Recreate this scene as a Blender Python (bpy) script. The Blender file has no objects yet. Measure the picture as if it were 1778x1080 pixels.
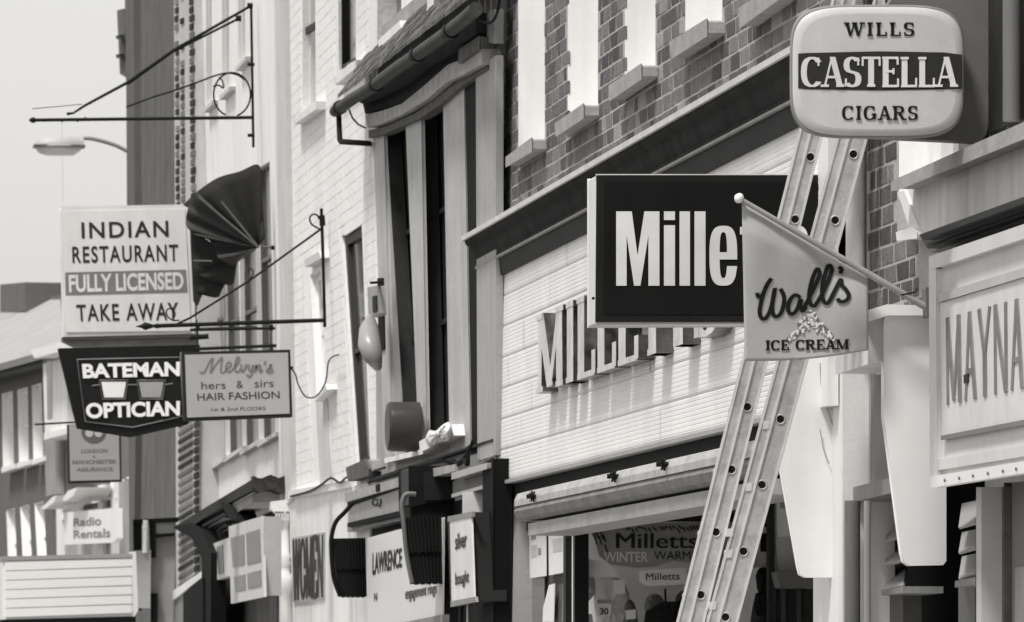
import bpy, bmesh, math, random
from mathutils import Vector, Matrix
from mathutils.geometry import tessellate_polygon
random.seed(7)
R = math.radians
# ------------------------------------------------------------------ camera, world, sun, exposure
sc = bpy.context.scene
F = 10500.0; PHI = math.atan(1406/F); HOR = 1175.0; EYE = 1.6
cam = bpy.data.cameras.new('camera'); co = bpy.data.objects.new('camera', cam)
sc.collection.objects.link(co); sc.camera = co
co.location = (0, 0, EYE); co.rotation_euler = (R(90), 0, -PHI)
cam.sensor_fit = 'HORIZONTAL'; cam.sensor_width = 36; cam.lens = 36*F/1778
cam.shift_y = (HOR-540)/1778; cam.clip_start = .1; cam.clip_end = 3000
cam.dof.use_dof = True; cam.dof.focus_distance = 23.0; cam.dof.aperture_fstop = 16
w = bpy.data.worlds.new('World'); sc.world = w; w.use_nodes = True
nt = w.node_tree; nt.nodes.clear()
sky = nt.nodes.new('ShaderNodeTexSky'); sky.sky_type = 'NISHITA'; sky.sun_disc = False
SUN_DIR = Vector((-0.46, -0.50, 1.22)).normalized()      # towards the sun
sky.sun_elevation = math.asin(SUN_DIR.z); sky.sun_rotation = math.atan2(SUN_DIR.x, SUN_DIR.y)
sky.dust_density = 6; sky.air_density = 1.0
bw = nt.nodes.new('ShaderNodeRGBToBW'); hs = nt.nodes.new('ShaderNodeMath'); hs.operation = 'POWER'; hs.inputs[1].default_value = .2
mu = nt.nodes.new('ShaderNodeMath'); mu.operation = 'MULTIPLY'; mu.inputs[1].default_value = 2.46
tn = nt.nodes.new('ShaderNodeMix'); tn.data_type = 'RGBA'; tn.blend_type = 'MULTIPLY'; tn.inputs[0].default_value = 1; tn.inputs[7].default_value = (1, .985, .968, 1)
bg = nt.nodes.new('ShaderNodeBackground'); bg.inputs[1].default_value = 0.12
wo = nt.nodes.new('ShaderNodeOutputWorld')
for a, b in ((sky.outputs[0], bw.inputs[0]), (bw.outputs[0], hs.inputs[0]), (hs.outputs[0], mu.inputs[0]), (mu.outputs[0], tn.inputs[6]), (tn.outputs[2], bg.inputs[0]), (bg.outputs[0], wo.inputs[0])):
    nt.links.new(a, b)
sl = bpy.data.lights.new('sun', 'SUN'); sl.energy = 1.5; sl.angle = R(10); sl.color = (1, .985, .965)
so = bpy.data.objects.new('sun', sl); sc.collection.objects.link(so)
so.rotation_euler = SUN_DIR.to_track_quat('Z', 'Y').to_euler()
sc.view_settings.view_transform = 'Standard'; sc.view_settings.look = 'None'
sc.view_settings.gamma = 1; sc.view_settings.exposure = 1.24; sc.view_settings.use_curve_mapping = False

# ------------------------------------------------------------------ helpers
COL = sc.collection
cs, sn = math.cos(PHI), math.sin(PHI)
def ray(px, py):
    u = (px-889)/F; v = (HOR-py)/F
    return Vector((sn+u*cs, cs-u*sn, v))
O0 = Vector((0, 0, EYE))
def yf(Y):                                            # distance along the street of the wall point in a given column
    c = 6000*math.tan(math.atan(4.25/Y)-math.atan(1406/6000)); return 4.25/math.tan(PHI+math.atan(c/F))
class Pl:                                             # plane x = a + b*y + c*z, w = distance proud of it (towards the street)
    def __init__(s, a, b=0, c=0): s.a, s.b, s.c = a, b, c; s.n = Vector((-1, b, c)).normalized()
    def p(s, px, py, w=0):
        d = ray(px, py); k = s.a - w*math.sqrt(1+s.b**2+s.c**2)
        t = (k+s.c*EYE)/(d.x-s.b*d.y-s.c*d.z)
        return O0+d*t
class PY:                                             # plane y = Y facing the camera side, w proud = nearer
    def __init__(s, Y): s.Y = Y; s.n = Vector((0, -1, 0))
    def p(s, px, py, w=0):
        d = ray(px, py); return O0+d*((s.Y-w)/d.y)
class MB:
    def __init__(s): s.v = []; s.f = []; s.sm = []
    def add(s, vs, fs, smooth=False):
        o = len(s.v); s.v += [Vector(x) for x in vs]; s.f += [tuple(i+o for i in f) for f in fs]; s.sm += [smooth]*len(fs)
    def hexa(s, p):                                   # 8 points: 0-3 front loop, 4-7 back loop
        s.add(p, [(0,1,2,3), (7,6,5,4), (0,4,5,1), (1,5,6,2), (2,6,7,3), (3,7,4,0)])
    def box(s, a, b):
        x0,y0,z0 = a; x1,y1,z1 = b
        s.hexa([(x0,y0,z0),(x0,y1,z0),(x0,y1,z1),(x0,y0,z1),(x1,y0,z0),(x1,y1,z0),(x1,y1,z1),(x1,y0,z1)])
    def prism(s, pts, off):                           # polygon of 3D points, extruded by the vector off
        n = len(pts); off = Vector(off); tri = tessellate_polygon([pts])
        bk = [Vector(q)+off for q in pts]
        s.add(list(pts)+bk, [tuple(t) for t in tri]+[tuple(n+i for i in reversed(t)) for t in tri]+[(i, (i+1) % n, n+(i+1) % n, n+i) for i in range(n)])
    def ngon(s, pts, off):                            # the same with n-gon caps (convex)
        n = len(pts); off = Vector(off); bk = [Vector(q)+off for q in pts]
        s.add(list(pts)+bk, [tuple(range(n)), tuple(reversed(range(n, 2*n)))]+[(i, (i+1) % n, n+(i+1) % n, n+i) for i in range(n)])
    def tube(s, pts, r, n=8, closed=False):
        pts = [Vector(p) for p in pts]; rs = r if isinstance(r, (list, tuple)) else [r]*len(pts); rings = []; m = len(pts); ref = None
        for i, p in enumerate(pts):
            if closed: d = pts[(i+1) % m]-pts[i-1]
            else: d = pts[min(i+1, m-1)]-pts[max(i-1, 0)]
            d.normalize()
            if ref is None: ref = d.orthogonal().normalized()
            ref = (ref-d*ref.dot(d)).normalized(); q = d.cross(ref)
            rings.append([p+(ref*math.cos(2*math.pi*k/n)+q*math.sin(2*math.pi*k/n))*rs[i] for k in range(n)])
        vs = [v for g in rings for v in g]; fs = []
        for i in range(m if closed else m-1):
            j = (i+1) % m
            fs += [(i*n+k, i*n+(k+1) % n, j*n+(k+1) % n, j*n+k) for k in range(n)]
        s.add(vs, fs, True)
        if not closed: s.add(rings[0], [tuple(range(n))]); s.add(rings[-1], [tuple(range(n))])
    def mesh(s, name, bev=0, seg=1):
        me = bpy.data.meshes.new(name); me.from_pydata([tuple(v) for v in s.v], [], s.f); me.polygons.foreach_set('use_smooth', s.sm)
        bm = bmesh.new(); bm.from_mesh(me)
        if bev:
            bmesh.ops.remove_doubles(bm, verts=bm.verts, dist=1e-5)
            es = [e for e in bm.edges if len(e.link_faces) == 2 and e.calc_face_angle(0) > .5]
            bmesh.ops.bevel(bm, geom=es, offset=bev, segments=seg, affect='EDGES', profile=.5, clamp_overlap=True)
        bmesh.ops.recalc_face_normals(bm, faces=bm.faces); bm.to_mesh(me); bm.free()
        return me
def obj(name, mb, m, parent=None, bev=0, seg=1, kind=None):
    me = mb.mesh(name, bev, seg) if isinstance(mb, MB) else mb
    if m is not None and not me.materials: me.materials.append(m)
    o = bpy.data.objects.new(name, me); COL.objects.link(o)
    if parent is not None:
        o.parent = parent; o.matrix_parent_inverse = world_mat(parent).inverted()
    if kind: o['kind'] = kind
    return o
def world_mat(p):
    if p.parent is None: return p.matrix_basis.copy()
    return world_mat(p.parent) @ p.matrix_parent_inverse @ p.matrix_basis
def tag(o, label, cat, group=None):
    o['label'] = label; o['category'] = cat
    if group: o['group'] = group
    return o
def thing(name, label, cat, loc, group=None):
    o = bpy.data.objects.new(name, None); COL.objects.link(o); o.location = loc; o.empty_display_size = .2
    return tag(o, label, cat, group)
class Q:                                              # quad frame from 4 pixels (tl,tr,br,bl) on a plane: u right, v up, w proud
    def __init__(s, pl, tl, tr, br, bl, w=0):
        s.c = [pl.p(*q, w) for q in (bl, br, tr, tl)]; s.n = pl.n
    def __call__(s, u, v, w=0):
        c = s.c; return (c[0]*(1-u)+c[1]*u)*(1-v)+(c[3]*(1-u)+c[2]*u)*v+s.n*w
    def box(s, mb, u0, u1, v0, v1, w0, w1):
        mb.hexa([s(u0,v0,w1), s(u1,v0,w1), s(u1,v1,w1), s(u0,v1,w1), s(u0,v0,w0), s(u1,v0,w0), s(u1,v1,w0), s(u0,v1,w0)])
def slab(name, pl, pts, w0, w1, m, parent=None, bev=0, kind=None, seg=1):   # polygon of pixels traced on the front (w1), extruded back to w0
    mb = MB(); f = [pl.p(x, y, w1) for x, y in pts]; mb.ngon(f, -pl.n*(w1-w0)) if bev else mb.prism(f, -pl.n*(w1-w0))
    return obj(name, mb, m, parent, bev, seg, kind)
def pipe(name, pts, r, m, parent=None, n=8, closed=False):
    mb = MB(); mb.tube(pts, r, n, closed); return obj(name, mb, m, parent)
def smooth(pts, k=6):                                 # Catmull-Rom
    out = []; n = len(pts)
    for i in range(n-1):
        p0, p1, p2, p3 = (Vector(pts[max(i-1, 0)]), Vector(pts[i]), Vector(pts[i+1]), Vector(pts[min(i+2, n-1)]))
        for j in range(k):
            t = j/k; out.append(.5*((2*p1)+(p2-p0)*t+(2*p0-5*p1+4*p2-p3)*t*t+(3*p1-p0-3*p2+p3)*t**3))
    out.append(Vector(pts[-1])); return out

# ------------------------------------------------------------------ materials
def lin(v): return ((v+.055)/1.055)**2.4 if v > .04 else v/12.92
KILL = 1.0
MATS = {}
def mat(name, d, rough=.75, var=.12, scale=2.5, streak=0, bump=0, bscale=40, metal=0, fine=0, rnd=0, alb=None, grain=None, spec=.5):
    """d = tone the surface shows in the picture (0-1); alb overrides with a base colour"""
    if name in MATS: return MATS[name]
    v = alb if alb is not None else min(lin(d)/(KILL if d > .3 else KILL*1.25), .84)
    m = bpy.data.materials.new(name); m.use_nodes = True; N = m.node_tree; L = N.links; b = N.nodes['Principled BSDF']
    b.inputs['Roughness'].default_value = rough; b.inputs['Metallic'].default_value = metal
    b.inputs['Specular IOR Level'].default_value = spec if (v > .06 or spec > .5) else .12
    def nd(t, **k):
        n = N.nodes.new(t)
        for a, c in k.items(): setattr(n, a, c)
        return n
    geo = nd('ShaderNodeNewGeometry')
    cur = None
    def noise(sx, sz, det=5, ro=.6):
        mp = nd('ShaderNodeMapping'); mp.inputs['Scale'].default_value = (sx, sx, sz); L.new(geo.outputs['Position'], mp.inputs[0])
        n = nd('ShaderNodeTexNoise'); n.inputs['Scale'].default_value = 1; n.inputs['Detail'].default_value = det; n.inputs['Roughness'].default_value = ro
        L.new(mp.outputs[0], n.inputs[0]); return n.outputs[0]
    def fac(sock, lo, hi, a, c):                      # map noise lo..hi to a..c and multiply in
        nonlocal cur
        mr = nd('ShaderNodeMapRange'); mr.inputs[1].default_value = lo; mr.inputs[2].default_value = hi; mr.inputs[3].default_value = a; mr.inputs[4].default_value = c
        L.new(sock, mr.inputs[0])
        if cur is None: cur = mr.outputs[0]
        else:
            q = nd('ShaderNodeMath', operation='MULTIPLY'); L.new(cur, q.inputs[0]); L.new(mr.outputs[0], q.inputs[1]); cur = q.outputs[0]
    fac(noise(scale, scale), .3, .7, 1-var, 1+var)
    if streak: fac(noise(5, .6, 5), .42, .68, 1+streak*.15, 1-streak)
    if fine: fac(noise(90, 90, 3), .3, .7, 1-fine, 1+fine)
    if grain: fac(noise(grain[0], grain[1], 4), .3, .7, 1-grain[2], 1+grain[2])
    if rnd:
        oi = nd('ShaderNodeObjectInfo'); fac(oi.outputs['Random'], 0, 1, 1-rnd, 1+rnd)
    cb = nd('ShaderNodeCombineColor'); 
    for i, k in enumerate((1.0, .988, .972)):
        q = nd('ShaderNodeMath', operation='MULTIPLY'); L.new(cur, q.inputs[0]); q.inputs[1].default_value = v*k; L.new(q.outputs[0], cb.inputs[i])
    L.new(cb.outputs[0], b.inputs['Base Color'])
    if bump:
        bp = nd('ShaderNodeBump'); bp.inputs['Strength'].default_value = bump; bp.inputs['Distance'].default_value = .01
        L.new(noise(bscale, bscale, 4), bp.inputs['Height']); L.new(bp.outputs[0], b.inputs['Normal'])
    MATS[name] = m; return m
white = mat('white_paint', .9, .6, .07, 1.5, streak=.12, bump=.15, bscale=30)
white_clean = mat('white_board', .9, .5, .04, 3)
whitewash = mat('whitewashed_brick', .95, .85, .05, 2, streak=.06, bump=.5, bscale=25, fine=.05)
finm = mat('fin_board_white', .9, .5, .06, 3, streak=.07)
cream = mat('cream_stucco', .93, .8, .05, 1.2, streak=.08, bump=.2)
cream2 = mat('pale_grey_stucco', .8, .8, .08, 2, streak=.12, bump=.3)
black = mat('black_paint', .13, .45, .2, 4)
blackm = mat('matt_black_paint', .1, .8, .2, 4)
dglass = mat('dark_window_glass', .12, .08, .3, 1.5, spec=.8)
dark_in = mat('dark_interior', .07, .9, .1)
iron = mat('black_wrought_iron', .12, .55, .25, 12, bump=.2)
grey_wood = mat('grey_painted_timber', .7, .75, .1, 3, streak=.12, bump=.4, bscale=30, grain=(70, 3, .1))
grey_plaster = mat('grey_render', .62, .85, .12, 2.2, streak=.15, bump=.3)
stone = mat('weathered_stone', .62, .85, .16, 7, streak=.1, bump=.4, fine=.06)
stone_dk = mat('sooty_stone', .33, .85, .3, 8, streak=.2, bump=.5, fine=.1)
dk_wood = mat('dark_painted_timber', .2, .55, .25, 5, grain=(60, 4, .12))
md_wood = mat('mid_grey_timber', .5, .65, .12, 5, grain=(60, 5, .12), streak=.1)
alu = mat('weathered_aluminium', .72, .42, .2, 14, bump=.25, bscale=60, metal=.35, fine=.08, streak=.06)
alu_lt = mat('bright_aluminium_edge', .86, .35, .06, 9, metal=.35)
chrome = mat('dark_reflection_chrome', 0, .3, .8, 9, metal=.7, alb=.1, bump=.4, bscale=14)  # letter sides: reflection of dark buildings opposite put into the base colour
chrome_face = mat('brushed_letter_face', .82, .4, .2, 9, metal=.2, streak=.15)
mortar = mat('pale_mortar', .67, .95, .1, 6, bump=.5, fine=.08)
brickm = mat('grey_brown_brick', .42, .9, .22, 12, bump=.6, bscale=60, fine=.18, rnd=.28, grain=(50, 12, .1))
brickd = mat('dark_brick', .31, .9, .25, 12, bump=.6, bscale=60, fine=.18, rnd=.3)
brickl = mat('pale_brick', .55, .9, .14, 9, bump=.6, bscale=60, fine=.1, rnd=.2)

# ------------------------------------------------------------------ lettering
_tc = {}
def text_mb(s, bold=0.0, sp=1.0):
    k = (s, bold, sp)
    if k in _tc: return _tc[k]
    cu = bpy.data.curves.new('t', 'FONT'); cu.body = s; cu.offset = bold; cu.resolution_u = 5; cu.space_character = sp; cu.size = 1
    o = bpy.data.objects.new('t', cu); COL.objects.link(o); bpy.context.view_layer.update()
    me = bpy.data.meshes.new_from_object(o.evaluated_get(bpy.context.evaluated_depsgraph_get()))
    vs = [v.co.copy() for v in me.vertices]; fs = [tuple(p.vertices) for p in me.polygons]
    bpy.data.objects.remove(o); bpy.data.curves.remove(cu); bpy.data.meshes.remove(me)
    x0, x1 = min(v.x for v in vs), max(v.x for v in vs); y0, y1 = min(v.y for v in vs), max(v.y for v in vs)
    r = ([((v.x-x0)/(x1-x0), (v.y-y0)/(y1-y0)) for v in vs], fs); _tc[k] = r; return r
def words(s, q, box, m, parent, bold=.02, w=(.0, .003), sp=1.0, name='lettering'):
    """text s laid into box=(u0,u1,v0,v1) of quad frame q, as a thin raised sheet"""
    uv, fs = text_mb(s, bold, sp); u0, u1, v0, v1 = box; mb = MB()
    P = [(u0+(u1-u0)*a, v0+(v1-v0)*b) for a, b in uv]
    mb.add([q(a, b, w[1]) for a, b in P], fs)
    return obj(name, mb, m, parent)
def sarc(cx, cy, rx, ry, a0, a1, n=14, p=2.4):
    out = []
    for i in range(n+1):
        a = R(a0+(a1-a0)*i/n); c, s_ = math.cos(a), math.sin(a)
        out.append((cx+rx*math.copysign(abs(c)**(2/p), c), cy+ry*math.copysign(abs(s_)**(2/p), s_)))
    return out
def ribbon(mb, q, pts, a, b, w0, w1, closed=False):   # pts in frame u,v ; a,b = half pen widths in u and v ; raised w0..w1
    P = [Vector(p) for p in pts]; n = len(P); L_, R_ = [], []
    for i in range(n):
        if closed: d = P[(i+1) % n]-P[i-1]
        else: d = P[min(i+1, n-1)]-P[max(i-1, 0)]
        d = Vector((d.x/max(a, 1e-6), d.y/max(b, 1e-6)))
        if d.length < 1e-9: d = Vector((1, 0))
        d.normalize(); nn = Vector((-d.y*a, d.x*b)); L_.append(P[i]+nn); R_.append(P[i]-nn)
    vs = [q(p.x, p.y, w1) for p in L_]+[q(p.x, p.y, w1) for p in R_]+[q(p.x, p.y, w0) for p in L_]+[q(p.x, p.y, w0) for p in R_]
    fs = []
    for i in range(n if closed else n-1):
        j = (i+1) % n
        fs += [(i, j, n+j, n+i), (i, 2*n+i, 2*n+j, j), (n+i, n+j, 3*n+j, 3*n+i)]
    if not closed: fs += [(0, n, 3*n, 2*n), (n-1, 3*n-1+n, 2*n-1+0, n-1)] if False else [(0, n, 3*n, 2*n), (n-1, 3*n-1, 4*n-1, 2*n-1)]
    mb.add(vs, fs)
# glyphs: width, strokes (h = thin pen), serif feet (x, y) ; unit height
GL = {
 'A': (.78, [('d', [(.12,0),(.37,1)]), ('D', [(.39,1),(.66,0)]), ('h', [(.2,.33),(.58,.33)])], [(.12,0),(.66,0)]),
 'C': (.74, [('D', sarc(.4,.5,.29,.47,40,320)), ('d', [(.62,.98),(.62,.7)]), ], []),
 'E': (.68, [('D', [(.17,0),(.17,1)]), ('h', [(.05,.97),(.6,.97)]), ('h', [(.05,.03),(.62,.03)]), ('h', [(.17,.52),(.45,.52)]), ('d', [(.585,.99),(.585,.74)]), ('d', [(.6,.01),(.6,.28)]), ('d', [(.44,.62),(.44,.42)])], []),
 'G': (.8, [('D', sarc(.4,.5,.29,.47,42,330)), ('d', [(.62,.98),(.62,.7)]), ('D', [(.66,.42),(.66,.05)]), ('h', [(.5,.42),(.78,.42)])], []),
 'I': (.38, [('D', [(.19,0),(.19,1)])], [(.19,0),(.19,1)]),
 'L': (.64, [('D', [(.17,0),(.17,1)]), ('h', [(.05,.03),(.6,.03)]), ('d', [(.575,.01),(.575,.3)])], [(.17,1)]),
 'M': (1.0, [('d', [(.14,0),(.16,1)]), ('D', [(.17,1),(.5,.04)]), ('d', [(.5,.04),(.82,1)]), ('D', [(.82,1),(.84,0)])], [(.14,0),(.84,0),(.14,1),(.86,1)]),
 'N': (.86, [('d', [(.14,0),(.14,1)]), ('D', [(.16,1),(.7,0)]), ('d', [(.72,0),(.72,1)])], [(.14,0),(.72,1),(.1,1)]),
 'R': (.8, [('D', [(.17,0),(.17,1)]), ('D', [(.17,.96),(.4,.96)]+sarc(.4,.74,.2,.22,90,-90,8)+[(.17,.52)]), ('D', [(.38,.52),(.66,0)])], [(.17,0),(.68,0),(.14,1)]),
 'S': (.64, [('D', sarc(.32,.73,.2,.24,30,235,10)+sarc(.32,.26,.22,.23,55,-150,10)), ('d', [(.53,.98),(.53,.72)]), ('d', [(.1,.02),(.1,.28)])], []),
 'T': (.72, [('D', [(.36,0),(.36,1)]), ('h', [(.04,.97),(.68,.97)]), ('d', [(.065,.99),(.065,.7)]), ('d', [(.655,.99),(.655,.7)])], [(.36,0)]),
 'W': (1.1, [('D', [(.12,1),(.34,0)]), ('d', [(.34,0),(.55,1)]), ('D', [(.55,1),(.77,0)]), ('d', [(.77,0),(.98,1)])], [(.12,1),(.55,1),(.98,1)]),
 'Y': (.78, [('D', [(.1,1),(.39,.45)]), ('d', [(.68,1),(.39,.45)]), ('D', [(.39,.48),(.39,0)])], []),
 'D': (.8, [('D', [(.17,0),(.17,1)]), ('D', [(.17,.96),(.34,.96)]+sarc(.34,.5,.34,.46,90,-90,12)+[(.17,.04)])], []),
 'O': (.8, [('D', sarc(.4,.5,.29,.46,0,350,20))], []),
 ' ': (.4, [], []),
}
def slabtext(s, q, box, m, parent, D=.085, d=.035, h=.035, serif=True, w=(0, .003), gap=0, name='lettering', each=False, glyph='letter', sidem=None, serw=.115):
    u0, u1, v0, v1 = box; tot = sum(GL[c][0]+gap for c in s)-gap; k = (u1-u0)/tot; x = 0; mb = MB(); outs = []
    class S:
        def __init__(t, x): t.x = x
        def __call__(t, u, v, ww=0): return q(u0+(t.x+u)*k, v0+(v1-v0)*v, ww)
    for c in s:
        gw, st, ft = GL[c]
        if each: mb = MB()
        for i, (t, pts) in enumerate(st):
            a = {'D': D, 'd': d, 'h': h*1.5}[t]; b_ = {'D': h, 'd': h*.9, 'h': h}[t]
            ribbon(mb, S(x), pts, a, b_, w[0], w[1]+i*.0004)
        if serif:
            for i, (fx, fy) in enumerate(ft):
                yy = h if fy < .5 else 1-h
                ribbon(mb, S(x), [(fx-serw-D*.6, yy), (fx+serw+D*.6, yy)], .01, h, w[0], w[1]+.0025+i*.0003)
        if each and c != ' ':
            o = obj(glyph, mb, m, parent)
            if sidem:
                o.data.materials.append(sidem); nn = q.n
                for p in o.data.polygons:
                    if abs(p.normal.dot(nn)) < .7: p.material_index = 1
            outs.append(o)
        x += gw+gap
    if not each: return obj(name, mb, m, parent)
    return outs
def script(strokes, pl, tf, hw, m, parent, w=.004, name='lettering'):
    """handwritten strokes given as pixel polylines on plane pl"""
    mb = MB()
    class T:
        def __call__(t, u, v, ww=0): return pl.p(u, v, ww)
    for i, s in enumerate(strokes):
        P = [tf(*p) for p in s]; P = [(p.x, p.y) for p in smooth([(a, b, 0) for a, b in P], 5)] if len(P) > 2 else P
        ribbon(mb, T(), P, hw, hw*.8, w*.3, w+i*.0006)
    return obj(name, mb, m, parent)

# ------------------------------------------------------------------ walls and windows
def wall(name, pl, outer, holes, thick, m, parent, reveal=None, w=0, kind=None, rm=None):
    """sheet traced in pixels with holes; reveals run back `reveal` metres"""
    o3 = [pl.p(x, y, w) for x, y in outer]; h3 = [[pl.p(x, y, w) for x, y in h] for h in holes]
    tri = tessellate_polygon([o3]+h3); V = [p for L_ in [o3]+h3 for p in L_]; mb = MB(); mb.add(V, [tuple(t) for t in tri])
    n = len(o3); mb.add(o3+[p-pl.n*thick for p in o3], [(i, (i+1) % n, n+(i+1) % n, n+i) for i in range(n)])
    ob = obj(name, mb, m, parent, kind=kind)
    if holes:
        for h in h3:
            mb2 = MB(); k = len(h); mb2.add(h+[p-pl.n*(reveal or .12) for p in h], [(i, k+i, k+(i+1) % k, (i+1) % k) for i in range(k)])
            obj('window_reveal', mb2, rm or m, parent)
    return ob
def window(pl, quad, parent, depth=.12, fm=None, pm=None, bars=(1, 2), fw=.06, bw_=.03, name='window', w=0, sill=None):
    """sash window in an opening: frame (part) > pane (sub-part); quad = 4 wall pixels tl tr br bl"""
    q = Q(pl, *quad, w=w); q.c = [p-pl.n*depth for p in q.c]
    W = (q.c[1]-q.c[0]).length; H = (q.c[3]-q.c[0]).length; a, b = fw/W, fw/H; mb = MB()
    q.box(mb, 0, a, 0, 1, -.05, .0); q.box(mb, 1-a, 1, 0, 1, -.05, 0); q.box(mb, a, 1-a, 0, b, -.05, -.002); q.box(mb, a, 1-a, 1-b, 1, -.05, -.002)
    nx, ny = bars
    for i in range(1, nx): u = a+(1-2*a)*i/nx; q.box(mb, u-bw_/W/2, u+bw_/W/2, b, 1-b, -.045, -.006)
    for i in range(1, ny): v = b+(1-2*b)*i/ny; q.box(mb, a, 1-a, v-bw_/H/2, v+bw_/H/2, -.045, -.004)
    f = obj(name, mb, fm or white_clean, parent)
    for i in range(nx):
        for j in range(ny):
            mb = MB(); g = .5*bw_
            ua = a+(1-2*a)*i/nx+(g/W if i else 0); ub = a+(1-2*a)*(i+1)/nx-(g/W if i < nx-1 else 0)
            va = b+(1-2*b)*j/ny+(g/H if j else 0); vb = b+(1-2*b)*(j+1)/ny-(g/H if j < ny-1 else 0)
            q.box(mb, ua, ub, va, vb, -.034, -.028); obj('pane', mb, pm or dglass, f)
    if sill:
        m_, fr = sill
        slab('sill', pl, fr[0], 0, fr[1], m_, f, bev=.006)
    return f
def proj(p):
    x, y, z = p; c = x*cs-y*sn; d = x*sn+y*cs
    return 889+F*c/d, HOR-F*(z-EYE)/d
def inside(pt, poly):
    x, y = pt; r = False; n = len(poly)
    for i in range(n):
        (x1, y1), (x2, y2) = poly[i], poly[i-1]
        if (y1 > y) != (y2 > y) and x < (x2-x1)*(y-y1)/(y2-y1)+x1: r = not r
    return r
def line_y(x0, y0, x, vx=-517, vy=1175):             # follow a horizontal wall line to column x
    return y0+(vy-y0)*(x-x0)/(vx-x0)
def ground_px(px, pl):                                # pixel row where column px of the plane meets z = 0
    lo, hi = 1180, 4000
    for _ in range(40):
        m_ = (lo+hi)/2
        if pl.p(px, m_).z > 0: lo = m_
        else: hi = m_
    return lo

def brickfield(pl, poly, holes, parent, mats, course=.0735, L_=.225, joint=.010, proud=.0025, maxobj=300, bond='flemish', name='brick', jit=.002, z0=0, single=None, vj=2.0):
    """bricks of a wall: the largest in view as objects sharing meshes, the rest joined"""
    P3 = [pl.p(*p) for p in poly]; y0 = min(p.y for p in P3); y1 = max(p.y for p in P3); za = min(p.z for p in P3); zb = max(p.z for p in P3)
    cells = []; r = 0; z = math.floor((za-z0)/course)*course+z0; ro = int(round((z-z0)/course))
    while z < zb:
        y = y0-L_*2+((ro % 2)*L_*.25+random.uniform(-.01, .01) if bond == 'flemish' else (ro % 2)*L_*.5); k = ro % 2
        while y < y1+L_:
            l = L_*.5 if (bond == 'flemish' and (k*7+ro*3) % 5 == 1) else L_
            cells.append((y, l, z)); y += l; k += 1
        z += course; ro += 1
    use = []; cells = [(c, True) for c in cells]
    for (y, l, z), whole in cells:
        ym, zm = y+l/2, z+course/2; x = pl.a+pl.b*ym+pl.c*zm; p = proj((x, ym, zm))
        if p[0] < -30 or p[0] > 1900 or p[1] < -300 or p[1] > 1150: continue
        ends = [proj((x, y+e, zm)) for e in (.02, l-.02)]
        if not all(inside(e, poly) for e in ends) or any(inside(p, h) or any(inside(e, h) for e in ends) for h in holes):
            if whole: cells += [((y, l*.5, z), l < .15), ((y+l*.5, l*.5, z), l < .15)] if l > .15 else []
            continue
        use.append((abs(ends[0][0]-ends[1][0])-(1000 if p[1] < -5 or p[0] > 1790 or p[1] > 1085 else 0), y, l, z, x))
    use.sort(reverse=True)
    sh = {}
    def bm_(l, i):
        if (l, i) not in sh:
            mb = MB(); j = lambda: random.uniform(-jit, jit)
            a, b, h = joint*vj/2, l-joint*vj/2, course-joint
            f = [(-proud+j(), a+j(), j()), (-proud+j(), b+j(), j()), (-proud+j(), b+j(), h+j()), (-proud+j(), a+j(), h+j())]
            mb.hexa(f+[(.01, a, 0), (.01, b, 0), (.01, b, h), (.01, a, h)])
            me = mb.mesh(name, .002); sh[(l, i)] = me
        return sh[(l, i)]
    pool = [m for m, c in mats for _ in range(c)]
    pm = {}
    rest = MB()
    for n, (sz, y, l, z, x) in enumerate(use):
        if n < maxobj:
            i = random.randrange(4); m = random.choice(pool); base = bm_(l, i)
            key = (l, i, m.name)
            if key not in pm: me = base.copy(); me.materials.append(m); pm[key] = me
            o = bpy.data.objects.new(name, pm[key]); COL.objects.link(o); o.parent = parent
            o.location = Vector((x, y, z+joint/2))-parent.location
        else:
            j = lambda: random.uniform(-jit, jit); a, b, h = y+joint*vj/2, y+l-joint*vj/2, course-joint; zz = z+joint/2
            fr = [(x-proud+j(), a+j(), zz+j()), (x-proud+j(), b+j(), zz+j()), (x-proud+j(), b+j(), zz+h+j()), (x-proud+j(), a+j(), zz+h+j())]
            c = pl.c
            fr = [(p[0]+c*(p[2]-z), p[1], p[2]) for p in fr]
            bk = [(x+.01, a, zz), (x+.01, b, zz), (x+.01+c*h, b, zz+h), (x+.01+c*h, a, zz+h)]
            rest.hexa(fr+bk)
    if rest.v: obj('brickwork', rest, single or pool[0], parent, kind='stuff')
    return len(use)

# ================================================================== THE SETTING
KW = 4.25
PM = Pl(KW)                                            # the street wall line
def sheet(name, x0, x1, y0, y1, z, m):
    mb = MB(); mb.add([(x0,y0,z),(x1,y0,z),(x1,y1,z),(x0,y1,z)], [(0,1,2,3)]); return obj(name, mb, m, kind='structure')
sheet('ground', -900, 900, -300, 1600, -.02, mat('ground_earth', .4, .95, .2, .5))
sheet('road', -5.5, 1.9, -60, 200, 0, mat('asphalt', 0, .9, .2, 3, alb=.055, bump=.5, bscale=80))
mb = MB(); mb.box((2.03, -60, -.02), (14, 140, .11)); pav = obj('pavement', mb, mat('paving', 0, .9, .15, 3, alb=.48, bump=.3), kind='structure')
mb = MB()
for i in range(160): mb.box((1.9, -10+i*.9, -.02), (2.03, -10+i*.9+.89, .12))
obj('kerb', mb, stone, kind='structure')
sheet('road_line', -1.9, -1.8, -20, 200, .004, white)

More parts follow.
